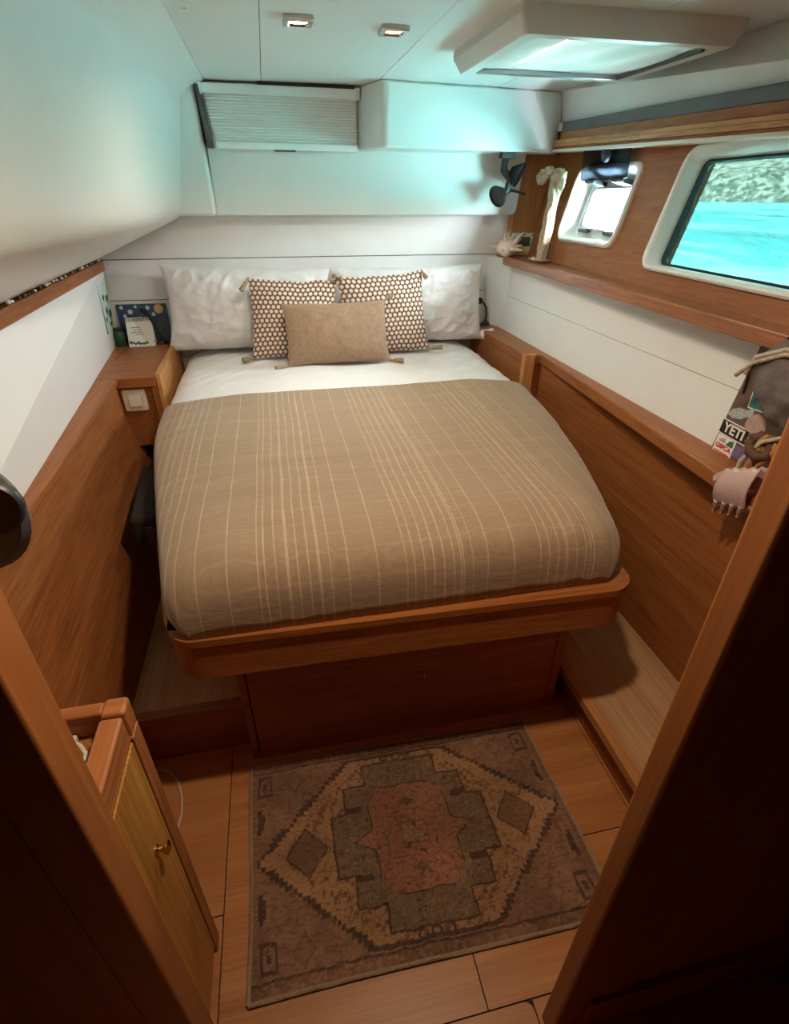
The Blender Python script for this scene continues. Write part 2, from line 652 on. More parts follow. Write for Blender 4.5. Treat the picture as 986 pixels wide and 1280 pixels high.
# raised bulkhead panel with rounded lower corner
pl = [(-0.24, 1.535)]
for k in range(7):
    a = -math.pi / 2 + k / 6 * math.pi / 2
    pl.append((1.31 + 0.035 * math.cos(a), 1.57 + 0.035 * math.sin(a)))
pl += [(1.37, 1.82), (1.37, ZC), (-0.24, ZC)]
b = MB(Matrix(((1, 0, 0, 0), (0, 0, 1, 0), (0, 1, 0, 0), (0, 0, 0, 1))))
b.prism(pl, 3.1, 3.2)
b.build('bulkhead_panel', 'liner', wall_back, bevel=0.008, seg=3)
# column at the end of the overhead liner
b = MB()
b.hexa([(-0.46, 3.055, 1.536), (-0.236, 3.055, 1.536), (-0.236, 3.2, 1.536), (-0.46, 3.2, 1.536)],
       [(-0.40, 3.055, ZC), (-0.252, 3.055, ZC), (-0.252, 3.2, ZC), (-0.40, 3.2, ZC)])
b.build('liner_column', 'liner_sheen', wall_back, bevel=0.018, seg=4)
# overhead box under the ceiling
pl = [(0.478, 3.11), (0.478, 3.085), (0.552, 2.885), (0.575, 2.872), (1.42, 2.975), (1.478, 3.0), (1.52, 3.06), (1.52, 3.11)]
MB().prism(pl, 1.812, ZC).build('overhead_box', 'liner_sheen', wall_back, bevel=0.022, seg=4)

# ---- ceiling of removable panels
ceiling = struct('ceiling', (0.6, 1.6, ZC))
b = MB()
HX0, HX1, HY0, HY1 = 0.80, 1.30, 1.80, 2.24       # clear opening of the deck hatch
for (x0, x1, y0, y1) in ((-1.2, HX0, -1.4, 3.4), (HX1, 1.9, -1.4, 3.4), (HX0, HX1, -1.4, HY0), (HX0, HX1, HY1, 3.4)):
    b.box(x0, x1, y0, y1, ZC + 0.014, ZC + 0.06)
b.build('deck_underside', 'gap_dark', ceiling)
g = 0.0013


def ceil_panel(poly):
    MB().prism(poly, ZC, ZC + 0.014).build('ceiling_panel', 'ceil', ceiling)


ceil_panel([(-0.206, -1.35), (0.04 - g, -1.35), (0.04 - g, 3.12), (-0.206, 3.12)])
ceil_panel([(0.04 + g, -1.35), (0.55 - g, -1.35), (0.55 - g, 3.12), (0.04 + g, 3.12)])
sx = 1.12
ceil_panel([(0.55 + g, -1.35), (sx - g, -1.35), (sx - g, HY0), (HX0, HY0), (HX0, HY1), (sx - g, HY1), (sx - g, 3.12), (0.55 + g, 3.12)])
ceil_panel([(sx + g, -1.35), (1.72, -1.35), (1.72, 1.0), (1.47, 3.12), (sx + g, 3.12), (sx + g, HY1), (HX1, HY1), (HX1, HY0), (sx + g, HY0)])
for (x, y) in ((-0.16, 2.02), (-0.18, 2.86), (1.12, 2.93), (1.02, 2.90)):
    MB().lathe([(0.0, -0.003), (0.006, -0.002), (0.007, 0.001)], (x, y, ZC), (0, 0, 1), 10).build('screw_cap', 'frame_white', ceiling, smooth=60)

# ---- left side: lower panel, ledge, white panel, trim, overhead liner
wall_left = struct('wall_left', (-0.8, 1.8, 0))
li = lambda y: -0.72 - 0.0843 * (y - 1.44)          # back of the ledge
lo = lambda y: -0.667 - 0.0388 * (y - 1.168)        # front edge of the ledge
Y0L = 0.487
b = MB()                                            # slanting lower panel
b.loft([[(lo(Y0L) - 0.012, Y0L, ZL - 0.012), (lo(3.2) - 0.012, 3.2, ZL - 0.012)], [(lo(Y0L) - 0.010, Y0L, 0.76), (lo(3.2) - 0.010, 3.2, 0.76)], [(lo(Y0L) + 0.018, Y0L, 0.58), (lo(3.2) + 0.018, 3.2, 0.58)], [(-0.577, Y0L, 0.2), (-0.577, 3.2, 0.2)], [(-0.56, Y0L, -0.02), (-0.56, 3.2, -0.02)],
        [(-1.0, Y0L, -0.02), (-1.0, 3.2, -0.02)], [(-1.0, Y0L, ZL - 0.012), (-1.0, 3.2, ZL - 0.012)]], False)
b.build('lower_panel', 'panel_gold', wall_left, smooth=30)
b = MB()
b.hexa([(li(Y0L) - 0.05, Y0L, ZL - 0.02), (lo(Y0L), Y0L, ZL - 0.02), (lo(2.6), 2.6, ZL - 0.02), (li(2.6) - 0.05, 2.6, ZL - 0.02)],
       [(li(Y0L) - 0.05, Y0L, ZL), (lo(Y0L), Y0L, ZL), (lo(2.6), 2.6, ZL), (li(2.6) - 0.05, 2.6, ZL)])
b.build('ledge', 'panel_brown_Y', wall_left, bevel=0.003)
ti = lambda y: -0.84 + 0.044 * (3.2 - y)            # trim line
b = MB()
b.hexa([(li(Y0L) - 0.03, Y0L, ZL - 0.01), (li(Y0L), Y0L, ZL - 0.01), (li(3.2), 3.2, ZL - 0.01), (li(3.2) - 0.03, 3.2, ZL - 0.01)],
       [(ti(Y0L) - 0.035, Y0L, 1.31), (ti(Y0L) - 0.008, Y0L, 1.31), (ti(3.2) - 0.008, 3.2, 1.31), (ti(3.2) - 0.035, 3.2, 1.31)])
b.build('white_panel', 'board_white_left', wall_left)
b = MB()
b.hexa([(ti(Y0L) - 0.12, Y0L, 1.288), (ti(Y0L) + 0.004, Y0L, 1.288), (ti(3.19) + 0.004, 3.19, 1.288), (ti(3.19) - 0.12, 3.19, 1.288)],
       [(ti(Y0L) - 0.12, Y0L, 1.336), (ti(Y0L) + 0.004, Y0L, 1.336), (ti(3.19) + 0.004, 3.19, 1.336), (ti(3.19) - 0.12, 3.19, 1.336)])
b.build('trim_rail', 'panel_brown_Y', wall_left, bevel=0.004)
MB().box(-1.15, -1.0, -1.4, 3.3, -0.05, ZC + 0.06).build('hull_side', 'gap_dark', wall_left)


def liner_profile(y):
    k = (3.1 - y) / 1.5
    A = Vector((-0.313 - 0.055 * k, 0, 1.993 - 0.01 * k))
    B = Vector((-0.402 - 0.06 * k, 0, 1.535))
    Cc = Vector((ti(y) - 0.012, 0, 1.345))
    pts = [Vector((-0.207, 0, ZC + 0.012)), Vector((-0.209, 0, ZC - 0.004))]
    # cove from ceiling to panel edge
    for i in range(1, 7):
        t = i / 6
        q = Vector((-0.209, 0, ZC - 0.004)).lerp(A, t)
        q += Vector((-0.35, 0, 0.9)).normalized() * 0.010 * math.sin(math.pi * t)
        pts.append(q)
    pts.append(A + Vector((-0.004, 0, -0.006)))
    d1, d2 = (A - B).normalized(), (Cc - B).normalized()
    r = 0.05
    for i in range(1, 6):
        pts.append((A + Vector((-0.004, 0, -0.006))).lerp(B + d1 * r, i / 5))
    for i in range(1, 9):
        t = i / 8
        p0, p2 = B + d1 * r, B + d2 * r
        pts.append(p0 * (1 - t) ** 2 + B * 2 * t * (1 - t) + p2 * t ** 2)
    for i in range(1, 6):
        pts.append((B + d2 * r).lerp(Cc, i / 5))
    pts += [Cc + Vector((-0.15, 0, 0.0)), Vector((-1.02, 0, ZC + 0.012))]
    for p in pts:
        p.y = y
    return pts


MB().loft([liner_profile(y) for y in (3.12, 2.8, 2.4, 2.0, 1.6, 1.2, 0.9, 0.487)], True, True, True).build('overhead_liner', 'liner_sheen', wall_left, smooth=28)

# ---- right side
wall_right = struct('wall_right', (1.4, 1.8, 0))
YN = 0.357
# lower wood panel, cream panel, corner facet
b = MB()
b.hexa([(1.27, YN, -0.02), (1.60, YN, -0.02), (1.60, 3.2, -0.02), (1.27, 3.2, -0.02)], [(1.255, YN, ZR - 0.03), (1.60, YN, ZR - 0.03), (1.60, 3.2, ZR - 0.03), (1.265, 3.2, ZR - 0.03)])
b.build('lower_panel', 'panel_brown_Y', wall_right)
zb = 1.135
for z0, z1 in ((ZR - 0.02, zb - 0.001), (zb + 0.001, ZS - 0.03)):
    f = lambda z: 1.29 + 0.04 * (z - ZR) / 0.4
    b = MB()
    b.hexa([(f(z0), YN, z0), (1.60, YN, z0), (1.60, 3.2, z0), (f(z0), 3.2, z0)], [(f(z1), YN, z1), (1.60, YN, z1), (1.60, 3.2, z1), (f(z1), 3.2, z1)])
    b.build('cream_board', 'board_cream', wall_right)
b = MB()
b.prism([(1.235, 3.205), (1.31, 3.02), (1.40, 3.02), (1.40, 3.21)], ZR - 0.02, ZS - 0.01)
b.build('corner_facet', 'board_cream', wall_right)
# low ledge (wide by the pillows, then a strip that widens towards the doorway)
b = MB()
pl = [(1.36, 3.2), (1.166, 3.2), (1.172, 2.40), (1.256, 2.40), (1.178, 1.20), (1.160, 0.95), (1.15, YN), (1.36, YN)]
b.prism(pl, ZR - 0.046, ZR)
b.build('ledge', 'wood_Y', wall_right, bevel=0.006, seg=3)
MB().prism([(1.30, 3.2), (1.172, 3.2), (1.178, 2.412), (1.30, 2.412)], 0.45, ZR - 0.046).build('ledge_box', 'panel_brown_X', wall_right)
MB().prism([(1.27, 2.43), (1.166, 2.43), (1.168, 2.40), (1.215, 2.385), (1.235, 2.42)], 0.5, ZR + 0.004).build('ledge_post', 'woodlite_Z', wall_right, bevel=0.004)
# upper shelf
sf = lambda y: 1.29 - 0.037 * (3.2 - y)
b = MB()
b.hexa([(sf(YN), YN, ZS - 0.042), (1.55, YN, ZS - 0.042), (1.55, 3.2, ZS - 0.042), (sf(3.2), 3.2, ZS - 0.042)], [(sf(YN), YN, ZS), (1.55, YN, ZS), (1.55, 3.2, ZS), (sf(3.2), 3.2, ZS)])
b.build('upper_shelf', 'shelf_wood', wall_right, bevel=0.005, seg=3)
# window wall
PO = dict(y=2.47, z=1.588, w=0.565, h=0.318, hw=0.40, hh=0.155)
WO = dict(y=1.325, z=1.581, w=1.22, h=0.392, hw=1.13, hh=0.318)
b = MB()
ZT = 1.88


def wslab(y0, y1, z0, z1):
    b.hexa([wp(y0, z0), wp(y1, z0), wp(y1, z1), wp(y0, z1)], [wp(y0, z0, -0.1), wp(y1, z0, -0.1), wp(y1, z1, -0.1), wp(y0, z1, -0.1)])


e = 0.015
ys = [3.2, PO['y'] + PO['w'] / 2 - e, PO['y'] - PO['w'] / 2 + e, WO['y'] + WO['w'] / 2 - e, WO['y'] - WO['w'] / 2 + e, YN]
for i in range(5):
    o_ = {1: PO, 3: WO}.get(i)
    if o_:
        wslab(ys[i], ys[i + 1], 1.30, o_['z'] - o_['h'] / 2 + e)
        wslab(ys[i], ys[i + 1], o_['z'] + o_['h'] / 2 - e, ZT)
    else:
        wslab(ys[i], ys[i + 1], 1.30, ZT)
b.build('window_wall_panel', 'window_wood', wall_right)
# coving between ceiling and rail
b = MB()
b.hexa([(1.512, 3.12, 1.928), (1.75, 3.12, 1.928), (1.75, YN, 1.832), (1.345, YN, 1.832)], [(1.472, 3.12, ZC + 0.013), (1.95, 3.12, ZC + 0.013), (1.95, YN, ZC + 0.013), (1.60, YN, ZC + 0.013)])
b.build('coving', 'liner', wall_right)
MB().hexa([(1.62, 3.3, 1.84), (1.95, 3.3, 1.84), (1.95, YN, 1.84), (1.60, YN, 1.84)], [(1.7, 3.3, ZC + 0.05), (1.95, 3.3, ZC + 0.05), (1.95, YN, ZC + 0.05), (1.75, YN, ZC + 0.05)]).build('hull_side', 'gap_dark', wall_right)

# ---- window and porthole frames
TU = Vector((0.25, 0, 1)).normalized()
SR = Vector((-0.068, -1, 0)).normalized()       # to the right when looking at the wall from the cabin


def wframe(d):
    return frame_xf(wp(d['y'], d['z']), SR, TU)


def ring(xf, specs, n=8):
    """loft of rounded rectangles: (w, h, r, depth towards the room)"""
    b = MB(xf)
    b.loft([[(x, y, dz) for x, y in rrect(w, h, r, n)] for w, h, r, dz in specs])
    return b


x2 = wframe(WO)
win = struct('window_1', wp(WO['y'], WO['z']))
w, h = WO['w'], WO['h']
ring(x2, [(w, h, 0.055, -0.02), (w, h, 0.055, 0.012), (w - 0.012, h - 0.012, 0.052, 0.018), (w - 0.03, h - 0.03, 0.045, 0.016), (w - 0.05, h - 0.045, 0.036, 0.004), (w - 0.062, h - 0.055, 0.032, -0.05), (w - 0.068, h - 0.06, 0.03, -0.07)]).build('window_frame', 'frame_white', win, smooth=40)
w2, h2 = w - 0.064, h - 0.056
ring(x2, [(w2, h2, 0.03, -0.044), (w2 - 0.016, h2 - 0.016, 0.024, -0.042), (w2 - 0.018, h2 - 0.018, 0.024, -0.06)]).build('window_gasket', 'black_rubber', win, smooth=40)
b = MB(x2)
b.loft([[(x, y, dz) for x, y in rrect(w2 - 0.004, h2 - 0.004, 0.026)] for dz in (-0.064, -0.070)], True, True, True)
b.build('window_pane', 'tinted_glass', win)

x1 = wframe(PO)
por = struct('window_2', wp(PO['y'], PO['z']))
w, h = PO['w'], PO['h']
ring(x1, [(w, h, 0.06, -0.02), (w, h, 0.06, 0.012), (w - 0.014, h - 0.014, 0.055, 0.02), (w - 0.035, h - 0.03, 0.05, 0.017), (w - 0.055, h - 0.05, 0.042, 0.0), (w - 0.09, h - 0.085, 0.035, -0.05),
          (w - 0.11, h - 0.10, 0.03, -0.056), (PO['hw'] + 0.02, PO['hh'] + 0.012, 0.03, -0.058)]).build('porthole_frame', 'frame_white', por, smooth=40)
ring(x1, [(PO['hw'] + 0.045, PO['hh'] + 0.03, 0.034, -0.060), (PO['hw'] + 0.04, PO['hh'] + 0.027, 0.032, -0.048), (PO['hw'] + 0.012, PO['hh'] + 0.01, 0.028, -0.048), (PO['hw'], PO['hh'], 0.026, -0.056), (PO['hw'], PO['hh'], 0.026, -0.11)]).build('porthole_rim', 'steel', por, smooth=40)
for sxx in (-0.13, 0.12):
    b = MB(x1)
    b.box(sxx - 0.035, sxx + 0.035, PO['hh'] / 2 + 0.010, PO['hh'] / 2 + 0.030, -0.06, 0.016)
    b.tube([(sxx - 0.045, PO['hh'] / 2 + 0.02, 0.012), (sxx + 0.045, PO['hh'] / 2 + 0.02, 0.012)], 0.008, 8)
    b.build('hinge', 'black_plastic', por, bevel=0.002)
    b = MB(x1)
    b.tube([(sxx - 0.05, -PO['hh'] / 2 - 0.018, -0.044), (sxx + 0.04, -PO['hh'] / 2 - 0.018, -0.044)], 0.009, 8)
    b.box(sxx + 0.03, sxx + 0.05, -PO['hh'] / 2 - 0.022, -PO['hh'] / 2 - 0.008, -0.056, -0.036)
    b.build('latch', 'dark_grey', por, bevel=0.002)
# opened acrylic pane, swung up
b = MB(x1 @ Matrix.Translation((-0.01, PO['hh'] / 2 + 0.020, 0.014)) @ Matrix.Rotation(math.radians(16), 4, 'X'))
b.loft([[(x, y + 0.085, dz) for x, y in rrect(0.42, 0.17, 0.02)] for dz in (0.0, 0.008)], True, True, True)
b.build('porthole_pane', 'smoked_acrylic', por, bevel=0.002)
b = MB(x1 @ Matrix.Translation((-0.01, PO['hh'] / 2 + 0.020, 0.014)) @ Matrix.Rotation(math.radians(16), 4, 'X'))
b.lathe([(0.036, 0.0), (0.034, 0.012), (0.012, 0.016)], (0.02, 0.10, 0.006), (0, 0, 1), 20)
b.build('pane_knob', 'black_plastic', por, smooth=40)

portal('window_portal', wp(WO['y'], WO['z'], -0.12), WN, 1.2, 0.36)
portal('porthole_portal', wp(PO['y'], PO['z'], -0.13), WN, 0.42, 0.17)
portal('hatch_portal', (1.05, 2.02, ZC + 0.07), (0, 0, -1), 0.5, 0.44)

# ---- valance rail over the windows
rxp = lambda y: 1.47 - 0.065 * (3.0 - y)
rz = lambda y: -0.036 * (3.0 - y)
val = struct('trim_1', (1.42, 2.0, 1.8))


def rail(name, mat, x_in, x_out, z0, z1, ya=3.05, bevel=0.002):
    yb = YN
    b = MB()
    b.hexa([(rxp(ya) + x_in, ya, z0 + rz(ya)), (rxp(ya) + x_out, ya, z0 + rz(ya)), (rxp(yb) + x_out, yb, z0 + rz(yb)), (rxp(yb) + x_in, yb, z0 + rz(yb))],
           [(rxp(ya) + x_in, ya, z1 + rz(ya)), (rxp(ya) + x_out, ya, z1 + rz(ya)), (rxp(yb) + x_out, yb, z1 + rz(yb)), (rxp(yb) + x_in, yb, z1 + rz(yb))])
    return b.build(name, mat, val, bevel=bevel)


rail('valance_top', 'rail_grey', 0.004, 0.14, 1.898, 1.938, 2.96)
rail('valance_fascia', 'panel_brown_Y', 0.0, 0.14, 1.868, 1.898, 2.95)
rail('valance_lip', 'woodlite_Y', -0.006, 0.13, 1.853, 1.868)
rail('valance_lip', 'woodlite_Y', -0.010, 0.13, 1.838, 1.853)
rail('valance_groove', 'panel_brown_Y', -0.004, 0.13, 1.828, 1.838)
rail('valance_edge', 'frame_cream', -0.016, 0.12, 1.816, 1.828)
MB().box(1.465, 1.490, 2.945, 2.975, 1.90, 1.935).build('end_clip', 'frame_white', val, bevel=0.003)

# ---- deck hatch with drawn shade
hatch = thing('deck_hatch', (1.06, 2.05, ZC - 0.06), 'square white deck hatch in the ceiling with its shade drawn', 'hatch')
hx = Matrix.Translation((1.06, 2.045, ZC)) @ Matrix.Scale(-1, 4, (0, 0, 1))
b = MB(hx)
b.loft([[(x, y, dz) for x, y in rrect(w, h, r, 4)] for w, h, r, dz in
        ((0.70, 0.60, 0.012, -0.002), (0.70, 0.60, 0.012, 0.022), (0.655, 0.575, 0.012, 0.058), (0.645, 0.568, 0.012, 0.062), (0.56, 0.50, 0.006, 0.062), (0.555, 0.495, 0.006, 0.05), (0.54, 0.48, 0.004, 0.05), (0.50, 0.44, 0.004, -0.05))])
b.build('hatch_frame', 'hatch_white', hatch, smooth=25)


def shade(u, v):
    x, y = 1.06 + (u - 0.5) * 0.556, 2.045 + (v - 0.5) * 0.496
    z = ZC - 0.050 + 0.004 * math.sin(u * 21 + v * 5) * math.sin(math.pi * v) + 0.003 * noise.noise((u * 6, v * 4, 1))
    return (x, y, z)


MB().grid(shade, 48, 24).build('hatch_shade', 'hatch_shade', hatch, smooth=180)
MB().box(0.785, 1.335, 2.268, 2.292, ZC - 0.066, ZC - 0.05).build('shade_bar', 'steel', hatch, bevel=0.003)
MB().box(1.322, 1.336, 1.82, 2.27, ZC - 0.0645, ZC - 0.056).build('shade_channel', 'dark_grey', hatch)
MB().box(0.80, 1.32, 1.79, 2.30, ZC + 0.075, ZC + 0.085).build('hatch_lens', 'tinted_glass', hatch)

# ---- partition with the doorway the photograph was taken through
wfl = struct('wall_front_left', (-0.7, 0.5, 0))
MB().box(-1.0, -0.345, 0.440, 0.485, 0, ZC).build('partition_panel', 'partition_wood', wfl)
MB().box(-0.375, -0.304, 0.430, 0.495, 0, ZC).build('door_jamb', 'jamb_wood', wfl, bevel=0.006, seg=3)
wfr = struct('wall_front_right', (1.0, 0.36, 0))
MB().box(0.50, 1.70, 0.328, 0.356, 0.012, ZC).build('partition_panel', 'partition_wood', wfr)
MB().box(0.430, 0.502, 0.318, 0.358, 0, ZC).build('door_jamb', 'jamb_wood', wfr, bevel=0.006, seg=3)
MB().box(0.500, 1.70, 0.312, 0.330, 0.03, 0.16).build('base_rail', 'panel_rust', wfr, bevel=0.003)
MB().box(0.500, 0.60, 0.322, 0.330, 0.16, 1.9).build('stile', 'panel_rust', wfr, bevel=0.003)
MB().box(-0.4, 0.6, 0.33, 0.48, 1.90, ZC).build('door_head', 'panel_rust', wfr)
# passage behind the camera
wp_ = struct('wall_front')
MB().box(-1.1, 1.75, -1.42, -1.35, -0.02, ZC + 0.05).build('passage_wall', 'panel_brown_X', wp_)
MB().box(1.62, 1.70, -1.4, 0.42, -0.02, ZC + 0.05).build('passage_side', 'panel_brown_X', wp_)

# ---- steps either side of the bed
stl = struct('trim_2', (-0.4, 1.3, 0))
MB().box(-0.60, -0.21, 1.215, 2.2, 0.0, 0.208).build('step_riser', 'panel_rust', stl)
MB().box(-0.60, -0.21, 1.225, 2.2, 0.206, 0.222).build('step_tread', 'step_wood', stl)
MB().box(-0.60, -0.21, 1.195, 1.232, 0.195, 0.224).build('step_nosing', 'wood_X', stl, bevel=0.003)
strr = struct('trim_3', (1.1, 1.0, 0))
MB().box(0.915, 1.28, YN, 2.2, 0.0, 0.126).build('step_riser', 'panel_rust', strr)
MB().box(0.925, 1.28, YN, 2.2, 0.124, 0.139).build('step_tread', 'step_wood', strr)
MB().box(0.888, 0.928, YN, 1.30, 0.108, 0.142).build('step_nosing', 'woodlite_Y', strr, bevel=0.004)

# ================================================================== OUTSIDE
b = MB()
b.add([(2.3, -700, 0.25), (900, -700, 0.25), (900, 900, 0.25), (2.3, 900, 0.25)], [(0, 1, 2, 3)])
tag(b.build('sea', 'sea'), 'turquoise sea water outside the cabin windows', 'sea', kind='stuff')


def shore(u, v):
    y = -250 + 700 * u
    hgt = 26 + 9 * noise.noise((u * 9, 0.3, 0)) + 4 * noise.noise((u * 40, 1.3, 0))
    x = 190 + 60 * v - 14 * noise.noise((u * 14, v * 3, 4))
    z = -1 + hgt * (v ** 0.6) + 2.2 * noise.noise((u * 90, v * 9, 2)) * min(1, v * 6)
    return (x, y, z)


tag(MB().grid(shore, 220, 24).build('rocky_shore', 'rock', smooth=180), 'pale rocky shoreline rising from the sea outside', 'shore', kind='stuff')

# ================================================================== BED
def interp(tab, y):
    for (y0, a), (y1, c) in zip(tab, tab[1:]):
        if y0 <= y <= y1:
            t = (y - y0) / (y1 - y0)
            return a + (c - a) * t
    return tab[0][1] if y < tab[0][0] else tab[-1][1]


BL = [(0.95, -0.325), (1.05, -0.335), (1.334, -0.392), (1.654, -0.452), (2.02, -0.515), (2.41, -0.53), (3.19, -0.53)]
BR = [(0.95, 0.865), (1.05, 0.870), (1.12, 0.895), (1.427, 0.985), (1.875, 1.092), (2.32, 1.150), (3.19, 1.152)]


def smooth_tab(tab, y, w=0.12):
    return sum(interp(tab, y + d * w) for d in (-1, -0.5, 0, 0.5, 1)) / 5


def pan_outline(d):
    """pan outline, grown by d; rounded foot corners"""
    pts = []
    ysl = [3.18, 2.8, 2.4, 2.1, 1.9, 1.7, 1.5, 1.3, 1.17, 1.10]
    for y in ysl:
        pts.append((smooth_tab(BL, y) - 0.012 - d, y))
    c0 = Vector((-0.268, 1.078))
    r = 0.078 + d
    for k in range(1, 8):
        a = math.pi + k / 8 * math.pi / 2
        pts.append((c0.x + r * math.cos(a), c0.y + r * math.sin(a)))
    pts.append((-0.26, 1.0 - d))
    pts.append((0.82, 0.968 - d))
    c1 = Vector((0.825, 1.046))
    for k in range(1, 8):
        a = -math.pi / 2 + k / 8 * math.pi / 2
        pts.append((c1.x + r * math.cos(a), c1.y + r * math.sin(a)))
    for y in ysl[::-1]:
        pts.append((smooth_tab(BR, y) + 0.012 + d, y))
    return pts


bed = thing('bed', (0.3, 2.0, 0), 'built-in wooden island bed base with a rounded rim at its foot', 'bed')
MB().box(-0.205, 0.842, 1.172, 3.15, 0.0, 0.57).build('base', 'panel_rust', bed)
MB().box(-0.204, 0.818, 1.158, 1.175, 0.012, 0.57).build('base_panel', 'panel_rust', bed, bevel=0.002)
MB().box(-0.230, -0.2075, 1.160, 1.30, 0.0, 0.57).build('corner_stile', 'panel_rust', bed, bevel=0.003)
MB().box(0.8215, 0.856, 1.160, 1.30, 0.0, 0.57).build('corner_stile', 'panel_rust', bed, bevel=0.003)
MB().box(-0.23, 0.856, 1.150, 1.16, 0.0, 0.028).build('kick_rail', 'panel_rust', bed)
MB().tube([(0.352, 1.156, 0.262), (0.352, 1.1545, 0.284)], 0.0035, 8).build('panel_catch', 'brass', bed, smooth=60)
MB().prism(pan_outline(-0.004), 0.562, 0.6985).build('pan', 'panel_rust', bed, bevel=0.004)
oo, ii = pan_outline(0.004), pan_outline(-0.016)
b = MB()
b.loft([[(x, y, 0.680) for x, y in oo], [(x, y, 0.700) for x, y in oo], [(x, y, 0.700) for x, y in ii], [(x, y, 0.680) for x, y in ii], [(x, y, 0.680) for x, y in oo]])
b.build('rim', 'wood_X', bed, bevel=0.006, seg=3)

# mattress: rounded slab that narrows towards the foot
MZ0, MH = 0.700, 0.175


def sup(c, p):
    return math.copysign(abs(c) ** (2 / p), c)


def bed_surface(u, v, y_head, grow=0.0, p=5.0, seed=0.0, amp=0.004):
    """u in -1..1 across, v in 0..1 from the foot to y_head; returns world point"""
    ya = 1.022 - grow
    if v < 0.30:                                   # roll over the foot
        th = (v / 0.30) * math.pi / 2
        py = 1 - abs(math.cos(th)) ** (2 / 4.0)
        fz = abs(math.sin(th)) ** (2 / 4.0)
        y = ya + py * 0.30
    else:
        fz = 1.0
        y = ya + 0.30 + (v - 0.30) / 0.70 * (y_head - ya - 0.30)
    th = u * math.pi / 2
    c = sup(math.sin(th), p)
    fx = abs(math.cos(th)) ** (2 / p)
    xl, xr = smooth_tab(BL, y) + 0.014 - grow, smooth_tab(BR, y) - 0.014 + grow
    # rounded plan corners at the foot
    k = max(0.0, 1 - (y - ya) / 0.09)
    inset = 0.048 * (1 - math.sqrt(max(0, 1 - k * k)))
    xl, xr = xl + inset, xr - inset
    x = (xl + xr) / 2 + c * (xr - xl) / 2
    z = MZ0 + (MH + grow) * fz * (0.02 + 0.98 * fx)
    # foot face leans a little: longer overhang lower down
    w = noise.noise((x * 3.1 + seed, y * 2.3, seed)) * 2.0 + noise.noise((x * 9 + seed, y * 7, seed + 3)) * 0.8
    z += amp * w * min(1, fz * fx * 1.3)
    z += 0.012 * math.exp(-((y - 1.9) / 0.8) ** 2) * fx * fz
    return Vector((x, y, z))


mat_ = thing('mattress', (0.3, 2.0, MZ0), 'thick mattress under a white fitted sheet on the bed', 'mattress')
b = MB()
nu, nv = 90, 110
b.grid(lambda i, j: bed_surface(i * 2 - 1, j, 3.17, 0.0, 5.0, 2.0, 0.003), nu, nv)
b.add([(smooth_tab(BL, 1.1), 1.05, MZ0), (smooth_tab(BR, 1.1), 1.05, MZ0), (smooth_tab(BR, 3.1), 3.17, MZ0), (smooth_tab(BL, 3.1), 3.17, MZ0)], [(0, 1, 2, 3)])
b.build('mattress_core', 'sheet', mat_, smooth=180)


def sheet_pt(i, j):
    u = (i * 2 - 1) * 0.995
    v = 0.66 + 0.335 * j
    p = bed_surface(u, v, 3.17, 0.004, 5.0, 2.0, 0.003)
    q = p.copy()
    ridge = abs(noise.noise((q.x * 3.0 - q.y * 3.2, q.x * 1.2 + q.y * 1.2, 7.0)))
    fine = abs(noise.noise((q.x * 8 - q.y * 9, q.x * 3 + q.y * 2, 3.0)))
    k = min(1.0, max(0.0, (q.y - 2.33) / 0.15))
    q.z += 0.001 + k * 0.002 + k * (0.034 * max(0, 0.35 - ridge) ** 1.3 + 0.016 * max(0, 0.3 - fine))
    return q


MB().grid(sheet_pt, 160, 110).build('fitted_sheet', 'sheet', mat_, smooth=180)

# taupe blanket
b = MB()
NU, NV = 150, 190
uvs = []


def hem(u):
    x = u * 0.5 + 0.5
    return 2.335 - 0.095 * math.sin(math.pi * min(1, x * 1.05)) + 0.012 * math.sin(x * 14) - 0.03 * x * (1 - x)


def blanket_pt(i, j):
    u = (i * 2 - 1) * 0.985
    p = bed_surface(u, j, hem(u), 0.012, 5.5, 2.0, 0.0036)
    # soft pulls towards the foot corners and long gathers down the foot
    if p.y < 1.35:
        k = min(1, (1.35 - p.y) / 0.2)
        p.z += 0.004 * k * math.sin(p.x * 46 + 6 * noise.noise((p.x * 4, 0, 0))) * (0.3 + abs(p.x - 0.28))
    p.z += 0.003 * noise.noise((p.x * 3, p.y * 17, 9))
    uvs.append((p.x, p.y + (0.9 - p.z if p.y < 1.15 else 0)))
    return p


b.grid(blanket_pt, NU, NV)
bl = b.build('blanket', 'blanket', smooth=180)
me = bl.data
ul = me.uv_layers.new(name='UVMap')
vi = np.zeros(len(me.loops), dtype=np.int32)
me.loops.foreach_get('vertex_index', vi)
ul.data.foreach_set('uv', np.array(uvs, dtype=np.float32)[vi].ravel())
md = bl.modifiers.new('solid', 'SOLIDIFY')
md.thickness, md.offset = 0.006, 1
tag(bl, 'taupe woven blanket with pale pinstripes spread over the lower bed', 'blanket')


# ---- pillows and cushions
def pose(center, lean, yaw=0.0, roll=0.0):
    r = Vector((math.cos(math.radians(yaw)), math.sin(math.radians(yaw)), 0))
    f = Vector((-r.y, r.x, 0))
    a = math.radians(lean)
    up = f * math.sin(a) + Vector((0, 0, 1)) * math.cos(a)
    m = frame_xf(center, r, up)
    return m @ Matrix.Rotation(math.radians(roll), 4, 'Z')


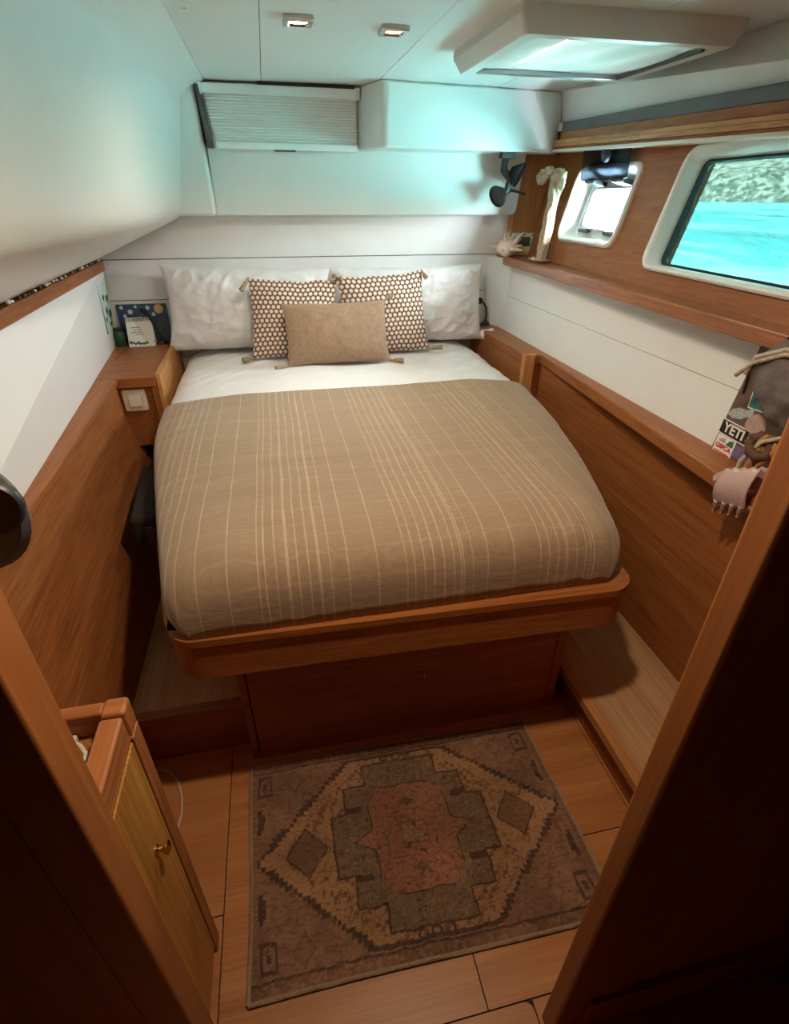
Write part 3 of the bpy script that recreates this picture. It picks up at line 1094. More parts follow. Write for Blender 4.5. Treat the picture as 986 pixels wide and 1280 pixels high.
def cushion_mesh(xf, w, h, T, pinch=0.05, n=70, seed=0.0, amp=0.006, power=0.55, sag=0.0, ridge=0.004):
    b = MB(xf)
    uv = []

    def pt(side):
        def fn(i, j):
            u, v = i * 2 - 1, j * 2 - 1
            u = math.copysign(abs(u) ** 0.8, u)
            v = math.copysign(abs(v) ** 0.8, v)
            x = w / 2 * u * (1 - pinch * (1 - v * v))
            y = h / 2 * v * (1 - pinch * (1 - u * u))
            t = T / 2 * (max(0, (1 - u * u)) * max(0, (1 - v * v))) ** power
            t *= 1 + sag * (-v)
            e = min(1, 4 * (1 - max(abs(u), abs(v))))
            wr = noise.noise((x * 9 + seed, y * 9, seed)) + 0.5 * noise.noise((x * 22 + seed, y * 20, seed + side))
            rad = noise.noise((math.atan2(y, x) * 5 + seed, seed, side)) * (abs(u) ** 4 + abs(v) ** 4) * 0.6
            t += amp * (wr + rad) * e
            n1 = abs(noise.noise((x * 5 + y * 4 + seed, y * 9 - x * 7, seed + 2 * side)))
            n2 = abs(noise.noise((x * 13 - y * 8 + seed, y * 14 + x * 5, seed + side)))
            t += ridge * (max(0.0, 0.28 - n1) * 1.6 + max(0.0, 0.25 - n2) * 0.9) * e
            t += ridge * 0.9 * math.sin(x * 60 + 5 * noise.noise((x * 4, seed, 0))) * max(0.0, abs(v) - 0.55) ** 1.5 * e
            y += 0.006 * noise.noise((x * 12 + seed, seed, 0)) * abs(v)
            uv.append((u * 0.5 + 0.5, (v * 0.5 + 0.5) * h / w))
            return (x, y, max(t, 0.0008) * side)
        return fn
    b.grid(pt(1), n, n)
    b.grid(pt(-1), n, n)
    return b, uv


def make_cushion(name, label, cat, mat, xf, w, h, T, group=None, tassels=None, cover='cover', **kw):
    lo_ = xf @ Vector((0, -h / 2, 0))
    root = thing(name, lo_, label, cat, group)
    b, uv = cushion_mesh(xf, w, h, T, **kw)
    o = b.build(cover, mat, root, smooth=180)
    bm = bmesh.new()
    bm.from_mesh(o.data)
    l = bm.loops.layers.uv.new('UVMap')
    bm.verts.ensure_lookup_table()
    for f in bm.faces:
        for lp in f.loops:
            lp[l].uv = uv[lp.vert.index]
    bmesh.ops.remove_doubles(bm, verts=bm.verts, dist=0.0022)
    bm.to_mesh(o.data)
    bm.free()
    for f in o.data.polygons:
        f.use_smooth = True
    for (sxx, syy, dirv, ln) in (tassels or []):
        p0 = xf @ Vector((sxx * (w / 2 - 0.004), syy * (h / 2 - 0.004), 0))
        d = Vector(dirv).normalized()
        b = MB()
        b.tube([p0 - d * 0.006, p0 + d * 0.006, p0 + d * 0.014, p0 + d * 0.022, p0 + d * ln * 0.7, p0 + d * ln], [0.004, 0.007, 0.0045, 0.009, 0.011, 0.012], 10)
        b.build('tassel', 'tassel', root, smooth=60)
    return root


PZ = 0.892
make_cushion('pillow', 'grey-white bed pillow leaning on the headboard beside the calendar', 'pillow', 'pillow_left', pose((-0.135, 3.055, PZ + 0.208), 11, 0, -2.5), 0.87, 0.425, 0.20,
             group='bed pillows', pinch=0.075, seed=1.0, amp=0.013, n=110, power=0.5, ridge=0.016)
rp = make_cushion('pillow', 'crumpled blue-white bed pillow leaning beside the reading lamp by the shelf', 'pillow', 'pillow_right', pose((0.735, 3.06, PZ + 0.202), 10, 0, 0.5), 0.88, 0.41, 0.21,
                  group='bed pillows', pinch=0.05, seed=4.0, amp=0.016, n=110, power=0.45, ridge=0.026)
b = MB()
b.ball((1.185, 2.985, PZ + 0.035), 0.035, 0.028, 0.03, 12, 8)
b.tube([(1.15, 3.0, PZ + 0.05), (1.20, 2.98, PZ + 0.04), (1.225, 2.965, PZ + 0.075)], [0.02, 0.026, 0.012], 10)
b.build('pillowcase_knot', 'pillow_right', rp, smooth=180, sub=1)
make_cushion('throw_cushion', 'honeycomb-patterned throw cushion with tassels in front of the grey-white pillow', 'cushion', 'honeycomb', pose((0.086, 2.850, PZ + 0.188), 17, -3, -2.0), 0.44, 0.385, 0.13,
             group='honeycomb throw cushions', pinch=0.06, seed=9.0, n=64,
             tassels=[(-1, 1, (-0.5, -0.3, -0.6), 0.07), (1, 1, (0.5, -0.4, 0.2), 0.04), (-1, -1, (-1, -0.5, -0.05), 0.06), (1, -1, (1, -0.5, -0.1), 0.05)])
make_cushion('throw_cushion', 'honeycomb-patterned throw cushion with tassels in front of the blue-white pillow', 'cushion', 'honeycomb', pose((0.556, 2.850, PZ + 0.196), 16, 4, 2.5), 0.46, 0.40, 0.13,
             group='honeycomb throw cushions', pinch=0.06, seed=14.0, n=64,
             tassels=[(1, 1, (0.3, -0.6, -0.5), 0.05), (1, -1, (1, -0.4, 0.16), 0.075), (-1, -1, (-1, -0.5, -0.1), 0.05), (-1, 1, (-0.4, -0.6, 0.2), 0.04)])
make_cushion('lumbar_cushion', 'small plain taupe cushion with tassels in front of the honeycomb pair', 'cushion', 'lumbar', pose((0.285, 2.690, PZ + 0.146), 24, 0, 0.5), 0.515, 0.30, 0.13,
             pinch=0.05, seed=21.0, n=60,
             tassels=[(1, -1, (1, -0.3, 0.02), 0.07), (-1, -1, (-1, -0.4, 0.0), 0.07), (1, 1, (0.7, 0.3, 0.4), 0.05)])

# ================================================================== LAMPS
def ceiling_spot(x, y, label):
    root = thing('ceiling_light', (x, y, ZC), label, 'ceiling light', 'recessed ceiling spotlights')
    xf = Matrix.Translation((x, y, ZC)) @ Matrix.Scale(-1, 4, (0, 0, 1))
    b = MB(xf)
    sq = [rrect(0.086, 0.086, 0.006, 3), rrect(0.086, 0.086, 0.006, 3), rrect(0.080, 0.080, 0.006, 3)]
    n = len(sq[0])
    circ = lambda r: [(r * math.cos(math.atan2(p[1], p[0])), r * math.sin(math.atan2(p[1], p[0]))) for p in sq[0]]
    loops = [[(p[0], p[1], d) for p in s] for s, d in zip(sq, (-0.001, 0.010, 0.013))]
    loops += [[(p[0], p[1], d) for p in circ(r)] for r, d in ((0.036, 0.013), (0.033, 0.006))]
    b.loft(loops)
    b.build('bezel', 'chrome', root, smooth=25)
    b = MB(xf)
    b.lathe([(0.0, 0.010), (0.02, 0.009), (0.0335, 0.006)], (0, 0, 0), (0, 0, 1), 24, False)
    b.build('lens', 'lamp_glow', root, smooth=180)
    d = bpy.data.lights.new('spot_lamp', 'SPOT')
    d.energy = LAMP_W
    d.color = LAMP_C
    d.spot_size = math.radians(166)
    d.spot_blend = 0.8
    d.shadow_soft_size = 0.035
    o = bpy.data.objects.new('spot_lamp', d)
    COL.objects.link(o)
    o.location = (x, y, ZC - 0.016)
    return root


LAMP_C = (1.0, 0.88, 0.74)
LAMP_W = 18.0
ceiling_spot(0.148, 2.045, 'lit square ceiling light beside the narrow ceiling seam')
ceiling_spot(0.440, 2.085, 'lit square ceiling light between the other lamp and the hatch')
# the ceiling lamp near the doorway, above the frame: the rounded foot of the bed throws its crisp shadow on the step
d = bpy.data.lights.new('doorway_ceiling_lamp_offscreen', 'SPOT')
d.energy, d.color = 36.0, (1.0, 0.80, 0.58)
d.spot_size, d.spot_blend, d.shadow_soft_size = math.radians(166), 0.8, 0.035
o = bpy.data.objects.new('doorway_ceiling_lamp_offscreen', d)
COL.objects.link(o)
o.location = (0.27, 0.72, ZC - 0.016)

# ================================================================== BEDSIDE, LEFT
bs = thing('bedside_cabinet', (-0.70, 2.85, 0.5), 'built-in wooden bedside cabinet with a light switch on its end', 'cabinet')
MB().prism([(-0.745, 3.19), (-0.728, 2.50), (-0.548, 2.50), (-0.560, 3.19)], 0.60, ZL - 0.02).build('body', 'panel_gold', bs)
MB().prism([(li(3.2) - 0.02, 3.2), (li(2.49) - 0.02, 2.49), (-0.556, 2.49), (-0.568, 3.2)], ZL - 0.02, ZL + 0.001).build('top', 'panel_brown_X', bs, bevel=0.002)
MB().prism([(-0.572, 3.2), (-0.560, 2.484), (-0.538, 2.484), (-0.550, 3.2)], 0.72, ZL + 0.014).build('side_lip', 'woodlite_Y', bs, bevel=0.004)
MB().box(-0.735, -0.562, 2.478, 2.50, ZL - 0.042, ZL + 0.004).build('front_lip', 'wood_X', bs, bevel=0.003)
MB().box(-0.585, -0.562, 2.482, 2.50, 0.5, ZL - 0.043).build('corner_stile', 'wood_Z', bs, bevel=0.002)
MB().tube([(-0.80, 2.83, ZL + 0.0015), (-0.79, 3.10, ZL + 0.0015)], 0.0012, 6).build('lid_joint', 'gap_dark', bs)
sw = thing('light_switch', (-0.668, 2.498, 0.77), 'square white light switch on the end of the bedside cabinet', 'light switch')
xs_ = frame_xf((-0.668, 2.5, 0.822), (1, 0, 0), (0, 0, 1))
b = MB(xs_)
b.loft([[(x, y, d) for x, y in rrect(w, w, 0.008, 4)] for w, d in ((0.098, 0.0), (0.098, 0.007), (0.094, 0.010), (0.058, 0.011), (0.056, 0.008))], True, True, False)
b.build('plate', 'switch_white', sw, smooth=30)
b = MB(xs_)
b.hexa([(-0.027, -0.027, 0.006), (0.027, -0.027, 0.006), (0.027, 0.027, 0.006), (-0.027, 0.027, 0.006)], [(-0.027, -0.027, 0.016), (0.027, -0.027, 0.016), (0.027, 0.027, 0.011), (-0.027, 0.027, 0.011)])
b.build('rocker', 'switch_white', sw, bevel=0.002)

# starry picture card leaning on the headboard
pcx = frame_xf((-0.705, 3.183, ZL + 0.100), (1, 0, 0), (0, 0.10, 1))
pc = thing('picture_card', (-0.705, 3.17, ZL), 'starry night-blue picture card leaning behind the spiral calendar', 'picture')
b = MB(pcx)
b.box(-0.125, 0.125, -0.098, 0.098, 0.0, 0.006)
b.build('card', 'night_blue', pc, bevel=0.001)
b = MB(pcx)
pts = [(-0.125, -0.098), (0.125, -0.098), (0.125, -0.03)] + [(0.125 - 0.25 * k / 12, -0.02 + 0.035 * math.sin(k * 0.9) + 0.02 * math.cos(k * 0.37)) for k in range(1, 12)] + [(-0.125, -0.05)]
b.prism(pts, 0.006, 0.0068)
b.build('hills', 'hill_grey', pc)
for (x, y, r, m_) in ((0.085, 0.072, 0.024, 'star_gold'), (0.03, 0.078, 0.011, 'star_pale'), (-0.03, 0.085, 0.008, 'star_pale'), (-0.06, 0.06, 0.013, 'star_pale'), (-0.10, 0.082, 0.010, 'star_pale'), (0.055, 0.045, 0.010, 'star_pale'), (0.0, 0.05, 0.008, 'star_pale'), (-0.09, 0.04, 0.009, 'star_pale'), (-0.015, 0.03, 0.007, 'star_pale')):
    b = MB(pcx)
    b.lathe([(r, 0.005), (r * 0.95, 0.0075), (0.0, 0.0076)], (x, y, 0), (0, 0, 1), 14)
    b.build('star', m_, pc)

# spiral desk calendar
cxf = frame_xf((-0.722, 3.115, ZL + 0.075), (1, 0.06, 0), (0, 0.42, 1))
cal = thing('desk_calendar', (-0.722, 3.085, ZL), 'small spiral-bound desk calendar with a leafy border on the bedside cabinet', 'calendar')
b = MB(cxf)
b.box(-0.065, 0.065, -0.082, 0.066, -0.003, 0.0)
b.build('page', 'paper', cal)
b = MB()
b.prism([(3.085, ZL), (3.170, ZL), (3.148, ZL + 0.139), (3.140, ZL + 0.139)], -0.786, -0.66)
b.v = [Vector((v.z, v.x, v.y)) for v in b.v]
b.build('easel', 'print_cream', cal)
for k in range(13):
    b = MB(cxf)
    x = -0.056 + k * 0.112 / 12
    b.tube([(x, 0.058 + 0.009 * math.cos(a), 0.009 * math.sin(a) - 0.001) for a in [2 * math.pi * j / 10 for j in range(11)]], 0.0013, 6)
    b.build('spiral_ring', 'black_plastic', cal)
MB(cxf).tube([(-0.018 + 0.003 * k, 0.041 + 0.0028 * math.sin(k * 2.1), 0.0006) for k in range(13)], 0.0009, 5).build('script_line', 'ink', cal)
for k, (yy, ln) in enumerate(((0.018, 0.085), (0.006, 0.06), (-0.006, 0.09), (-0.018, 0.05))):
    b = MB(cxf)
    b.box(-ln / 2, ln / 2, yy - 0.0016, yy + 0.0016, 0.0, 0.0008)
    b.build('text_line', 'ink', cal)
rr = random.Random(3)
for k in range(16):
    x = -0.058 + 0.116 * k / 15
    y = -0.068 + 0.012 * abs(x) / 0.058 + rr.uniform(-0.004, 0.004)
    a = rr.uniform(0, 3)
    b = MB(cxf @ Matrix.Translation((x, y, 0)) @ Matrix.Rotation(a, 4, 'Z'))
    b.prism([(-0.010, 0), (-0.004, 0.0038), (0.004, 0.0038), (0.010, 0), (0.004, -0.0038), (-0.004, -0.0038)], 0.0, 0.0009)
    b.build('leaf_print', 'leaf_green', cal)
# green jar beside it
gj = thing('glass_jar', (-0.835, 3.10, ZL), 'dark green jar with a black lid tucked beside the calendar', 'jar')
MB().lathe([(0.026, 0.0), (0.029, 0.004), (0.029, 0.062), (0.022, 0.074), (0.020, 0.078)], (-0.832, 3.12, ZL), (0, 0, 1), 20).build('body', 'green_bottle', gj, smooth=40)
MB().lathe([(0.022, 0.077), (0.022, 0.094), (0.0, 0.095)], (-0.832, 3.12, ZL), (0, 0, 1), 20).build('lid', 'black_plastic', gj, smooth=40)


def reading_lamp(base, path, head_dir, label):
    root = thing('reading_lamp', base, label, 'reading lamp', 'gooseneck reading lamps')
    MB().lathe([(0.026, 0.0), (0.026, 0.010), (0.022, 0.018), (0.008, 0.022), (0.007, 0.03)], base, (0, 0, 1), 20).build('base', 'black_plastic', root, smooth=40)
    MB().tube([Vector(base) + Vector((0, 0, 0.024))] + [Vector(p) for p in path], 0.0055, 10).build('gooseneck', 'black_rubber', root, smooth=60)
    p = Vector(path[-1])
    h = MB().lathe([(0.007, -0.014), (0.012, -0.008), (0.017, 0.004), (0.018, 0.012), (0.014, 0.013), (0.012, 0.008)], p, head_dir, 18)
    h.build('head', 'black_plastic', root, smooth=40)
    return root


reading_lamp((-0.628, 3.135, ZL), [(-0.636, 3.135, ZL + 0.07), (-0.655, 3.13, ZL + 0.12), (-0.668, 3.12, ZL + 0.16), (-0.675, 3.10, ZL + 0.178)], (-0.4, -0.9, -0.1), 'black gooseneck reading lamp in front of the starry picture card')
reading_lamp((1.228, 3.12, ZR), [(1.232, 3.12, ZR + 0.06), (1.225, 3.115, ZR + 0.10), (1.20, 3.10, ZR + 0.13), (1.175, 3.09, ZR + 0.145)], (-0.6, -0.8, 0.1), 'black gooseneck reading lamp on the ledge beside the blue-white pillow')

# leaf print on the white panel
wpr = thing('wall_print', (-0.86, 3.10, 1.03), 'mint print with dark green leaves stuck to the white side panel', 'picture')


def left_white(y, z):
    t = (z - (ZL - 0.01)) / (1.31 - ZL + 0.01)
    return li(y) * (1 - t) + (ti(y) - 0.008) * t


b = MB()
q = [(2.96, 1.02), (3.17, 1.02), (3.17, 1.25), (2.96, 1.25)]
b.hexa([(left_white(y, z) - 0.001, y, z) for y, z in q], [(left_white(y, z) + 0.005, y, z) for y, z in q])
b.build('sheet', 'mint', wpr)
for (y, z, sy, sz) in ((3.115, 1.165, 0.035, 0.028), (3.06, 1.115, 0.03, 0.03), (3.12, 1.09, 0.036, 0.034), (3.04, 1.18, 0.022, 0.022), (3.10, 1.045, 0.03, 0.02), (3.01, 1.08, 0.02, 0.02)):
    b = MB()
    pg = [(y + sy * math.cos(a) * (0.6 + 0.4 * math.cos(2 * a)), z + sz * math.sin(a) * (0.75 + 0.3 * math.sin(3 * a))) for a in [2 * math.pi * k / 16 for k in range(16)]]
    b.loft([[(left_white(py, pz) + d, py, pz) for py, pz in pg] for d in (0.004, 0.0062)], True, True, True)
    b.build('leaf_shape', 'leaf_green', wpr)
MB().tube([(left_white(2.962, z) + 0.006, 2.962, z) for z in (1.02, 1.25)], 0.003, 6).build('edge_strip', 'ink', wpr)

# little shells lined up on the trim
rr = random.Random(11)
for k in range(24):
    y = 3.13 - k * 0.055 + rr.uniform(-0.018, 0.018)
    r = rr.uniform(0.006, 0.012)
    x = ti(y) - 0.006 + rr.uniform(-0.003, 0.003)
    b = MB()
    b.ball((x, y, 1.336 + r * 0.62), r * 0.8, r * rr.uniform(0.9, 1.7), r * 0.65, 8, 6)
    b.v = [v + Vector((0, 0, 0.0015 * math.sin(v.y * 900))) for v in b.v]
    o = b.build('small_shell', 'shell_pale' if rr.random() < 0.55 else 'shell_dark', smooth=180)
    tag(o, 'small beach shell or pebble lying along the left wooden trim', 'shell', 'shells along the left trim')

# ================================================================== BLIND
bd = thing('pleated_blind', (0.13, 3.09, 1.80), 'closed white pleated blind on the bulkhead beside the overhead box', 'blind')
b = MB()
b.hexa([(-0.222, 3.052, 2.010), (0.470, 3.052, 2.006), (0.470, 3.10, 2.006), (-0.222, 3.10, 2.010)], [(-0.226, 3.052, 2.048), (0.470, 3.052, 2.046), (0.470, 3.10, 2.046), (-0.226, 3.10, 2.048)])
b.build('head_rail', 'frame_white', bd, bevel=0.003)
np_ = 15
rows = []
for k in range(np_ * 2 + 1):
    t = k / (np_ * 2)
    z = 2.008 - t * 0.172
    yy = 3.066 + (0.006 if k % 2 else 0.0)
    rows.append([(-0.218 + 0.024 * t, yy, z), (0.466, yy, z - 0.003)])
MB().loft(rows, False).build('pleats', 'liner', bd)
b = MB()
b.hexa([(-0.192, 3.055, 1.808), (0.466, 3.055, 1.803), (0.466, 3.085, 1.803), (-0.192, 3.085, 1.808)], [(-0.195, 3.055, 1.836), (0.466, 3.055, 1.832), (0.466, 3.085, 1.832), (-0.195, 3.085, 1.836)])
b.build('bottom_rail', 'frame_white', bd, bevel=0.003)
MB().box(0.07, 0.17, 3.050, 3.062, 1.800, 1.807).build('pull_tab', 'dark_grey', bd, bevel=0.001)
b = MB()
b.hexa([(-0.232, 3.045, 1.81), (-0.206, 3.045, 1.81), (-0.206, 3.10, 1.81), (-0.232, 3.10, 1.81)], [(-0.247, 3.045, 2.04), (-0.234, 3.045, 2.04), (-0.234, 3.10, 2.04), (-0.247, 3.10, 2.04)])
b.build('side_channel', 'dark_grey', bd)
MB().box(0.02, 0.46, 3.046, 3.10, 2.046, 2.058).build('rail_dark_strip', 'gap_dark', bd)  # solid dark strip along the top of the head rail
for x in (-0.232, 0.474):
    MB().box(x - 0.012, x + 0.010, 3.046, 3.066, 2.005, 2.05).build('end_bracket', 'frame_white', bd, bevel=0.003)

# ================================================================== CLIP LAMP UNDER THE OVERHEAD BOX
cl = thing('clip_lamp', (1.21, 2.99, 1.66), 'black two-headed swivel lamp hanging under the overhead box', 'lamp')
cp = Vector((1.212, 2.985, 0))
MB().box(1.178, 1.248, 2.965, 3.01, 1.786, 1.8135).build('mount', 'black_plastic', cl, bevel=0.004)
MB().tube([(1.205, 2.985, 1.79), (1.203, 2.985, 1.765), (1.20, 2.98, 1.735), (1.222, 2.975, 1.715), (1.235, 2.97, 1.70)], [0.017, 0.017, 0.019, 0.019, 0.016], 12).build('arm', 'black_plastic', cl, smooth=40)


def lamp_head(p, d, r):
    b = MB()
    b.lathe([(0.016, -0.03), (0.024, -0.022), (r * 0.85, 0.005), (r, 0.018), (r, 0.026), (r * 0.9, 0.027), (r * 0.86, 0.020), (0.0, 0.018)], p, d, 24)
    b.build('head', 'black_plastic', cl, smooth=40)


lamp_head((1.262, 2.965, 1.726), (0.72, -0.45, -0.42), 0.058)
lamp_head((1.186, 2.965, 1.632), (-0.82, -0.35, -0.45), 0.052)
MB().tube([(1.246, 2.968, 1.72), (1.226, 2.968, 1.672), (1.222, 2.965, 1.648), (1.20, 2.965, 1.635)], [0.016, 0.015, 0.017, 0.014], 12).build('joint', 'black_plastic', cl, smooth=40)
MB().tube([(1.226, 2.965, 1.652), (1.27, 2.955, 1.646), (1.318, 2.945, 1.633)], [0.008, 0.006, 0.005], 8).build('lever', 'black_plastic', cl, smooth=40)

# ================================================================== UPPER SHELF THINGS
sh = thing('spiky_shell', (1.32, 3.08, ZS), 'large spiky pale pink sea shell on the end of the upper shelf', 'shell')
b = MB()
b.ball((1.292, 3.045, ZS + 0.044), 0.062, 0.045, 0.044, 16, 10)
b.build('body', 'shell', sh, smooth=180)
rr = random.Random(5)
for k in range(30):
    a, e_ = rr.uniform(0, 2 * math.pi), rr.uniform(-0.25, 1.35)
    dv = Vector((math.cos(a) * math.cos(e_), math.sin(a) * math.cos(e_) * 0.8, math.sin(e_)))
    c = Vector((1.292, 3.045, ZS + 0.040))
    ln = rr.uniform(0.070, 0.118) * (0.85 if e_ > 0.8 else 1.0)
    tip = c + dv * ln
    tip.z = max(tip.z, ZS + 0.006)
    b = MB()
    b.tube([c + dv * 0.02, c.lerp(tip, 0.6), tip], [0.017, 0.011, 0.0025], 7)
    b.build('spike', 'shell' if rr.random() < 0.6 else 'shell_pale', sh, smooth=60)

fxf = frame_xf((1.405, 3.098, ZS + 0.058), (1, -0.15, 0), (0.0, 0.16, 1))
pf = thing('postcard', (1.405, 3.09, ZS), 'small bordered picture card standing between spiky shell and lace roll', 'picture')
b = MB(fxf)
b.box(-0.068, 0.068, -0.056, 0.056, 0, 0.005)
b.build('card', 'print_cream', pf)
b = MB(fxf)
b.box(-0.035, 0.038, -0.012, 0.036, 0.005, 0.0058)
b.build('scene_print', 'hill_grey', pf)
b = MB(fxf)
b.prism([(-0.055, -0.05), (0.05, -0.05), (0.045, -0.03), (0.02, -0.022), (-0.01, -0.028), (-0.05, -0.034)], 0.005, 0.0058)
b.build('sand_print', 'star_gold', pf)
for (x, y) in ((-0.052, 0.03), (-0.05, 0.0), (0.053, 0.02), (0.05, 0.045), (0.0, 0.047), (-0.02, 0.046)):
    b = MB(fxf)
    b.prism([(x + 0.007 * math.cos(a) * (1 if k % 2 else 0.5), y + 0.007 * math.sin(a) * (1 if k % 2 else 0.5)) for k, a in enumerate([2 * math.pi * j / 10 for j in range(10)])], 0.005, 0.006)
    b.build('motif', 'ink', pf)

lr = thing('lace_roll', (1.365, 2.74, ZS), 'rolled cream lace cloth tied with a bow leaning on the wooden window wall', 'cloth')
p0, p1 = Vector((1.345, 2.735, ZS + 0.002)), Vector((1.432, 2.835, 1.728))


def roll(i, j):
    t = j
    c = p0.lerp(p1, t)
    a = 2 * math.pi * i
    r = (0.018 + 0.016 * t + 0.004 * math.sin(t * 7)) * (1 + 0.30 * noise.noise((math.cos(a) * 2, math.sin(a) * 2, t * 9)) + 0.12 * math.sin(a * 7 + t * 14))
    return c + Vector((0.7, 0.35, -0.1)) * 0 + Vector((math.cos(a), math.sin(a), 0)) * r


b = MB()
b.grid(roll, 28, 36)
b.build('rolled_cloth', 'lace', lr, smooth=180, solid=0.003)
b = MB()
b.tube([p0 + Vector((-0.01, 0, 0.0)), p0 + Vector((0.0, -0.005, 0.05))], [0.02, 0.012], 10)
b.build('frayed_end', 'lace', lr, smooth=60)
for (dx, dy, dz, rx_, ry_, rz_) in ((-0.045, 0.075, -0.02, 0.022, 0.050, 0.034), (-0.02, -0.02, -0.02, 0.024, 0.026, 0.036), (-0.015, -0.065, -0.035, 0.016, 0.036, 0.044), (-0.035, 0.03, 0.004, 0.022, 0.036, 0.022)):
    b = MB()
    b.ball(p1 + Vector((dx, dy, dz)), rx_, ry_, rz_, 18, 12)
    b.v = [v + (v - p1).normalized() * (0.014 * noise.noise(v * 38) + 0.010 * math.sin(v.z * 260 + v.y * 180)) for v in b.v]
    b.build('bow_loop', 'lace_bow', lr, smooth=180)

dp = thing('shell_dish', (1.375, 2.80, ZS), 'shallow oval dish of pale shells in front of the lace roll', 'dish')
b = MB()
b.lathe([(0.03, 0.0), (0.052, 0.006), (0.062, 0.012), (0.058, 0.012), (0.04, 0.006), (0.0, 0.004)], (0, 0, 0), (0, 0, 1), 28)
b.v = [Vector((1.350 + v.x * 0.72, 2.765 + v.y * 1.5, ZS + v.z)) for v in b.v]
b.build('dish', 'shell_pale', dp, smooth=50)
rr = random.Random(8)
for k in range(9):
    b = MB()
    b.ball((1.350 + rr.uniform(-0.02, 0.02), 2.765 + rr.uniform(-0.05, 0.05), ZS + 0.013), 0.008, 0.011, 0.007, 9, 6)
    tag(b.build('dish_shell', 'shell' if k % 2 else 'shell_pale', smooth=180), 'tiny pale shell lying in the shallow dish on the upper shelf', 'shell', 'shells in the shallow dish')

# ================================================================== LEDGE NEAR THE DOORWAY
bx = 1.284
sb = thing('sticker_board', (bx, 1.10, ZR), 'brown board covered in stickers standing on the ledge against the cream wall', 'board')
b = MB()
b.hexa([(bx - 0.006, 0.86, ZR), (bx + 0.004, 0.86, ZR), (bx + 0.004, 1.262, ZR), (bx - 0.006, 1.262, ZR)], [(bx + 0.012, 0.86, 1.272), (bx + 0.022, 0.86, 1.272), (bx + 0.022, 1.232, 1.272), (bx + 0.012, 1.232, 1.272)])
b.build('board', 'board_brown', sb, bevel=0.002)
UPB = Vector((0.018, 0, 0.317)).normalized()


def bxf(y, z, rot=0.0):
    t = (z - ZR) / 0.317
    return frame_xf((bx - 0.006 + 0.018 * t, y, z), (0, -1, 0), UPB) @ Matrix.Rotation(math.radians(rot), 4, 'Z')


def sticker(y, z, w, h, mat, border='sticker_white', rot=0.0, r=0.003):
    x = bxf(y, z, rot)
    b = MB(x)
    b.loft([[(px, py, d) for px, py in rrect(w, h, r, 4)] for d in (-0.0004, 0.0010)], True, True, True)
    o = b.build('sticker', border, sb)
    b = MB(x)
    b.loft([[(px, py, d) for px, py in rrect(w - 0.007, h - 0.007, max(r - 0.002, 0.001), 4)] for d in (0.0008, 0.0016)], True, True, True)
    b.build('print', mat, o)
    return x, o


x, o = sticker(1.204, 1.031, 0.108, 0.046, 'sticker_black', rot=-2)
t_ = text('YETI', x @ Matrix.Translation((0, 0, 0.0018)), 0.040, 'sticker_white', o, bold=0.0012)
x, o = sticker(1.218, 0.980, 0.072, 0.054, 'sticker_white', 'sticker_white', -2)
t_ = text('GSPCA', x @ Matrix.Translation((0, -0.006, 0.0018)), 0.019, 'sticker_red', o, bold=0.0008)
for (dx, dy, sxx, syy, m_) in ((0.018, 0.015, 0.014, 0.010, 'sticker_green'), (-0.012, 0.015, 0.013, 0.007, 'sticker_grey')):
    b = MB(x)
    b.prism([(dx - sxx, dy - syy), (dx + sxx, dy - syy), (dx + sxx * 0.7, dy + syy), (dx - sxx * 0.3, dy + syy * 0.6)], 0.0014, 0.0024)
    b.build('emblem', m_, o)
b = MB(x)
b.box(-0.030, 0.030, -0.0235, -0.0205, 0.0014, 0.0022)
b.build('small_print', 'sticker_red', o)
x, o = sticker(1.165, 1.135, 0.06, 0.05, 'sticker_teal', rot=4)
# fish-shaped sticker
x = bxf(1.205, 1.085, 18)
b = MB(x)
b.prism([(-0.048, 0.0), (-0.030, 0.014), (-0.005, 0.018), (0.022, 0.010), (0.046, 0.018), (0.040, 0.0), (0.048, -0.014), (0.022, -0.008), (0.0, -0.016), (-0.030, -0.012)], -0.0004, 0.0012)
b.build('sticker', 'sticker_grey', sb)
b = MB(bxf(1.145, 1.070))
b.lathe([(0.034, -0.0004), (0.034, 0.001), (0.0, 0.0011)], (0, 0, 0), (0, 0, 1), 24)
b.build('sticker', 'sticker_pink', sb)
b = MB(bxf(1.155, 0.985))
b.prism([(-0.028, -0.02), (0.03, -0.022), (0.034, 0.0), (0.008, 0.024), (-0.012, 0.012), (-0.026, 0.016)], -0.0004, 0.0012)
b.build('sticker', 'sticker_violet', sb)
MB().tube([(bx + 0.004, 1.225, 1.14), (bx + 0.0, 1.228, 1.21), (bx + 0.006, 1.205, 1.245), (bx + 0.007, 1.14, 1.25)], 0.004, 8).build('cord_loop', 'black_rubber', sb, smooth=60)

# cap hanging from the upper shelf
cpn = thing('cloth_bag', (1.19, 1.02, 1.13), 'grey crumpled cloth bag with a striped drawstring hanging from the upper shelf', 'bag')


def bag(i, j):
    a = 2 * math.pi * i
    t = j
    c = Vector((1.195, 1.045 - 0.05 * t, 1.335 - 0.20 * t))
    r = 0.012 + 0.085 * math.sin(math.pi * min(1, t * 0.92 + 0.04)) ** 0.8
    v = Vector((0.42 * math.cos(a), math.sin(a), 0.25 * math.sin(a) * math.cos(a))) * r
    p = c + v
    return p + v.normalized() * 0.014 * noise.noise(p * 26) if v.length > 1e-6 else p


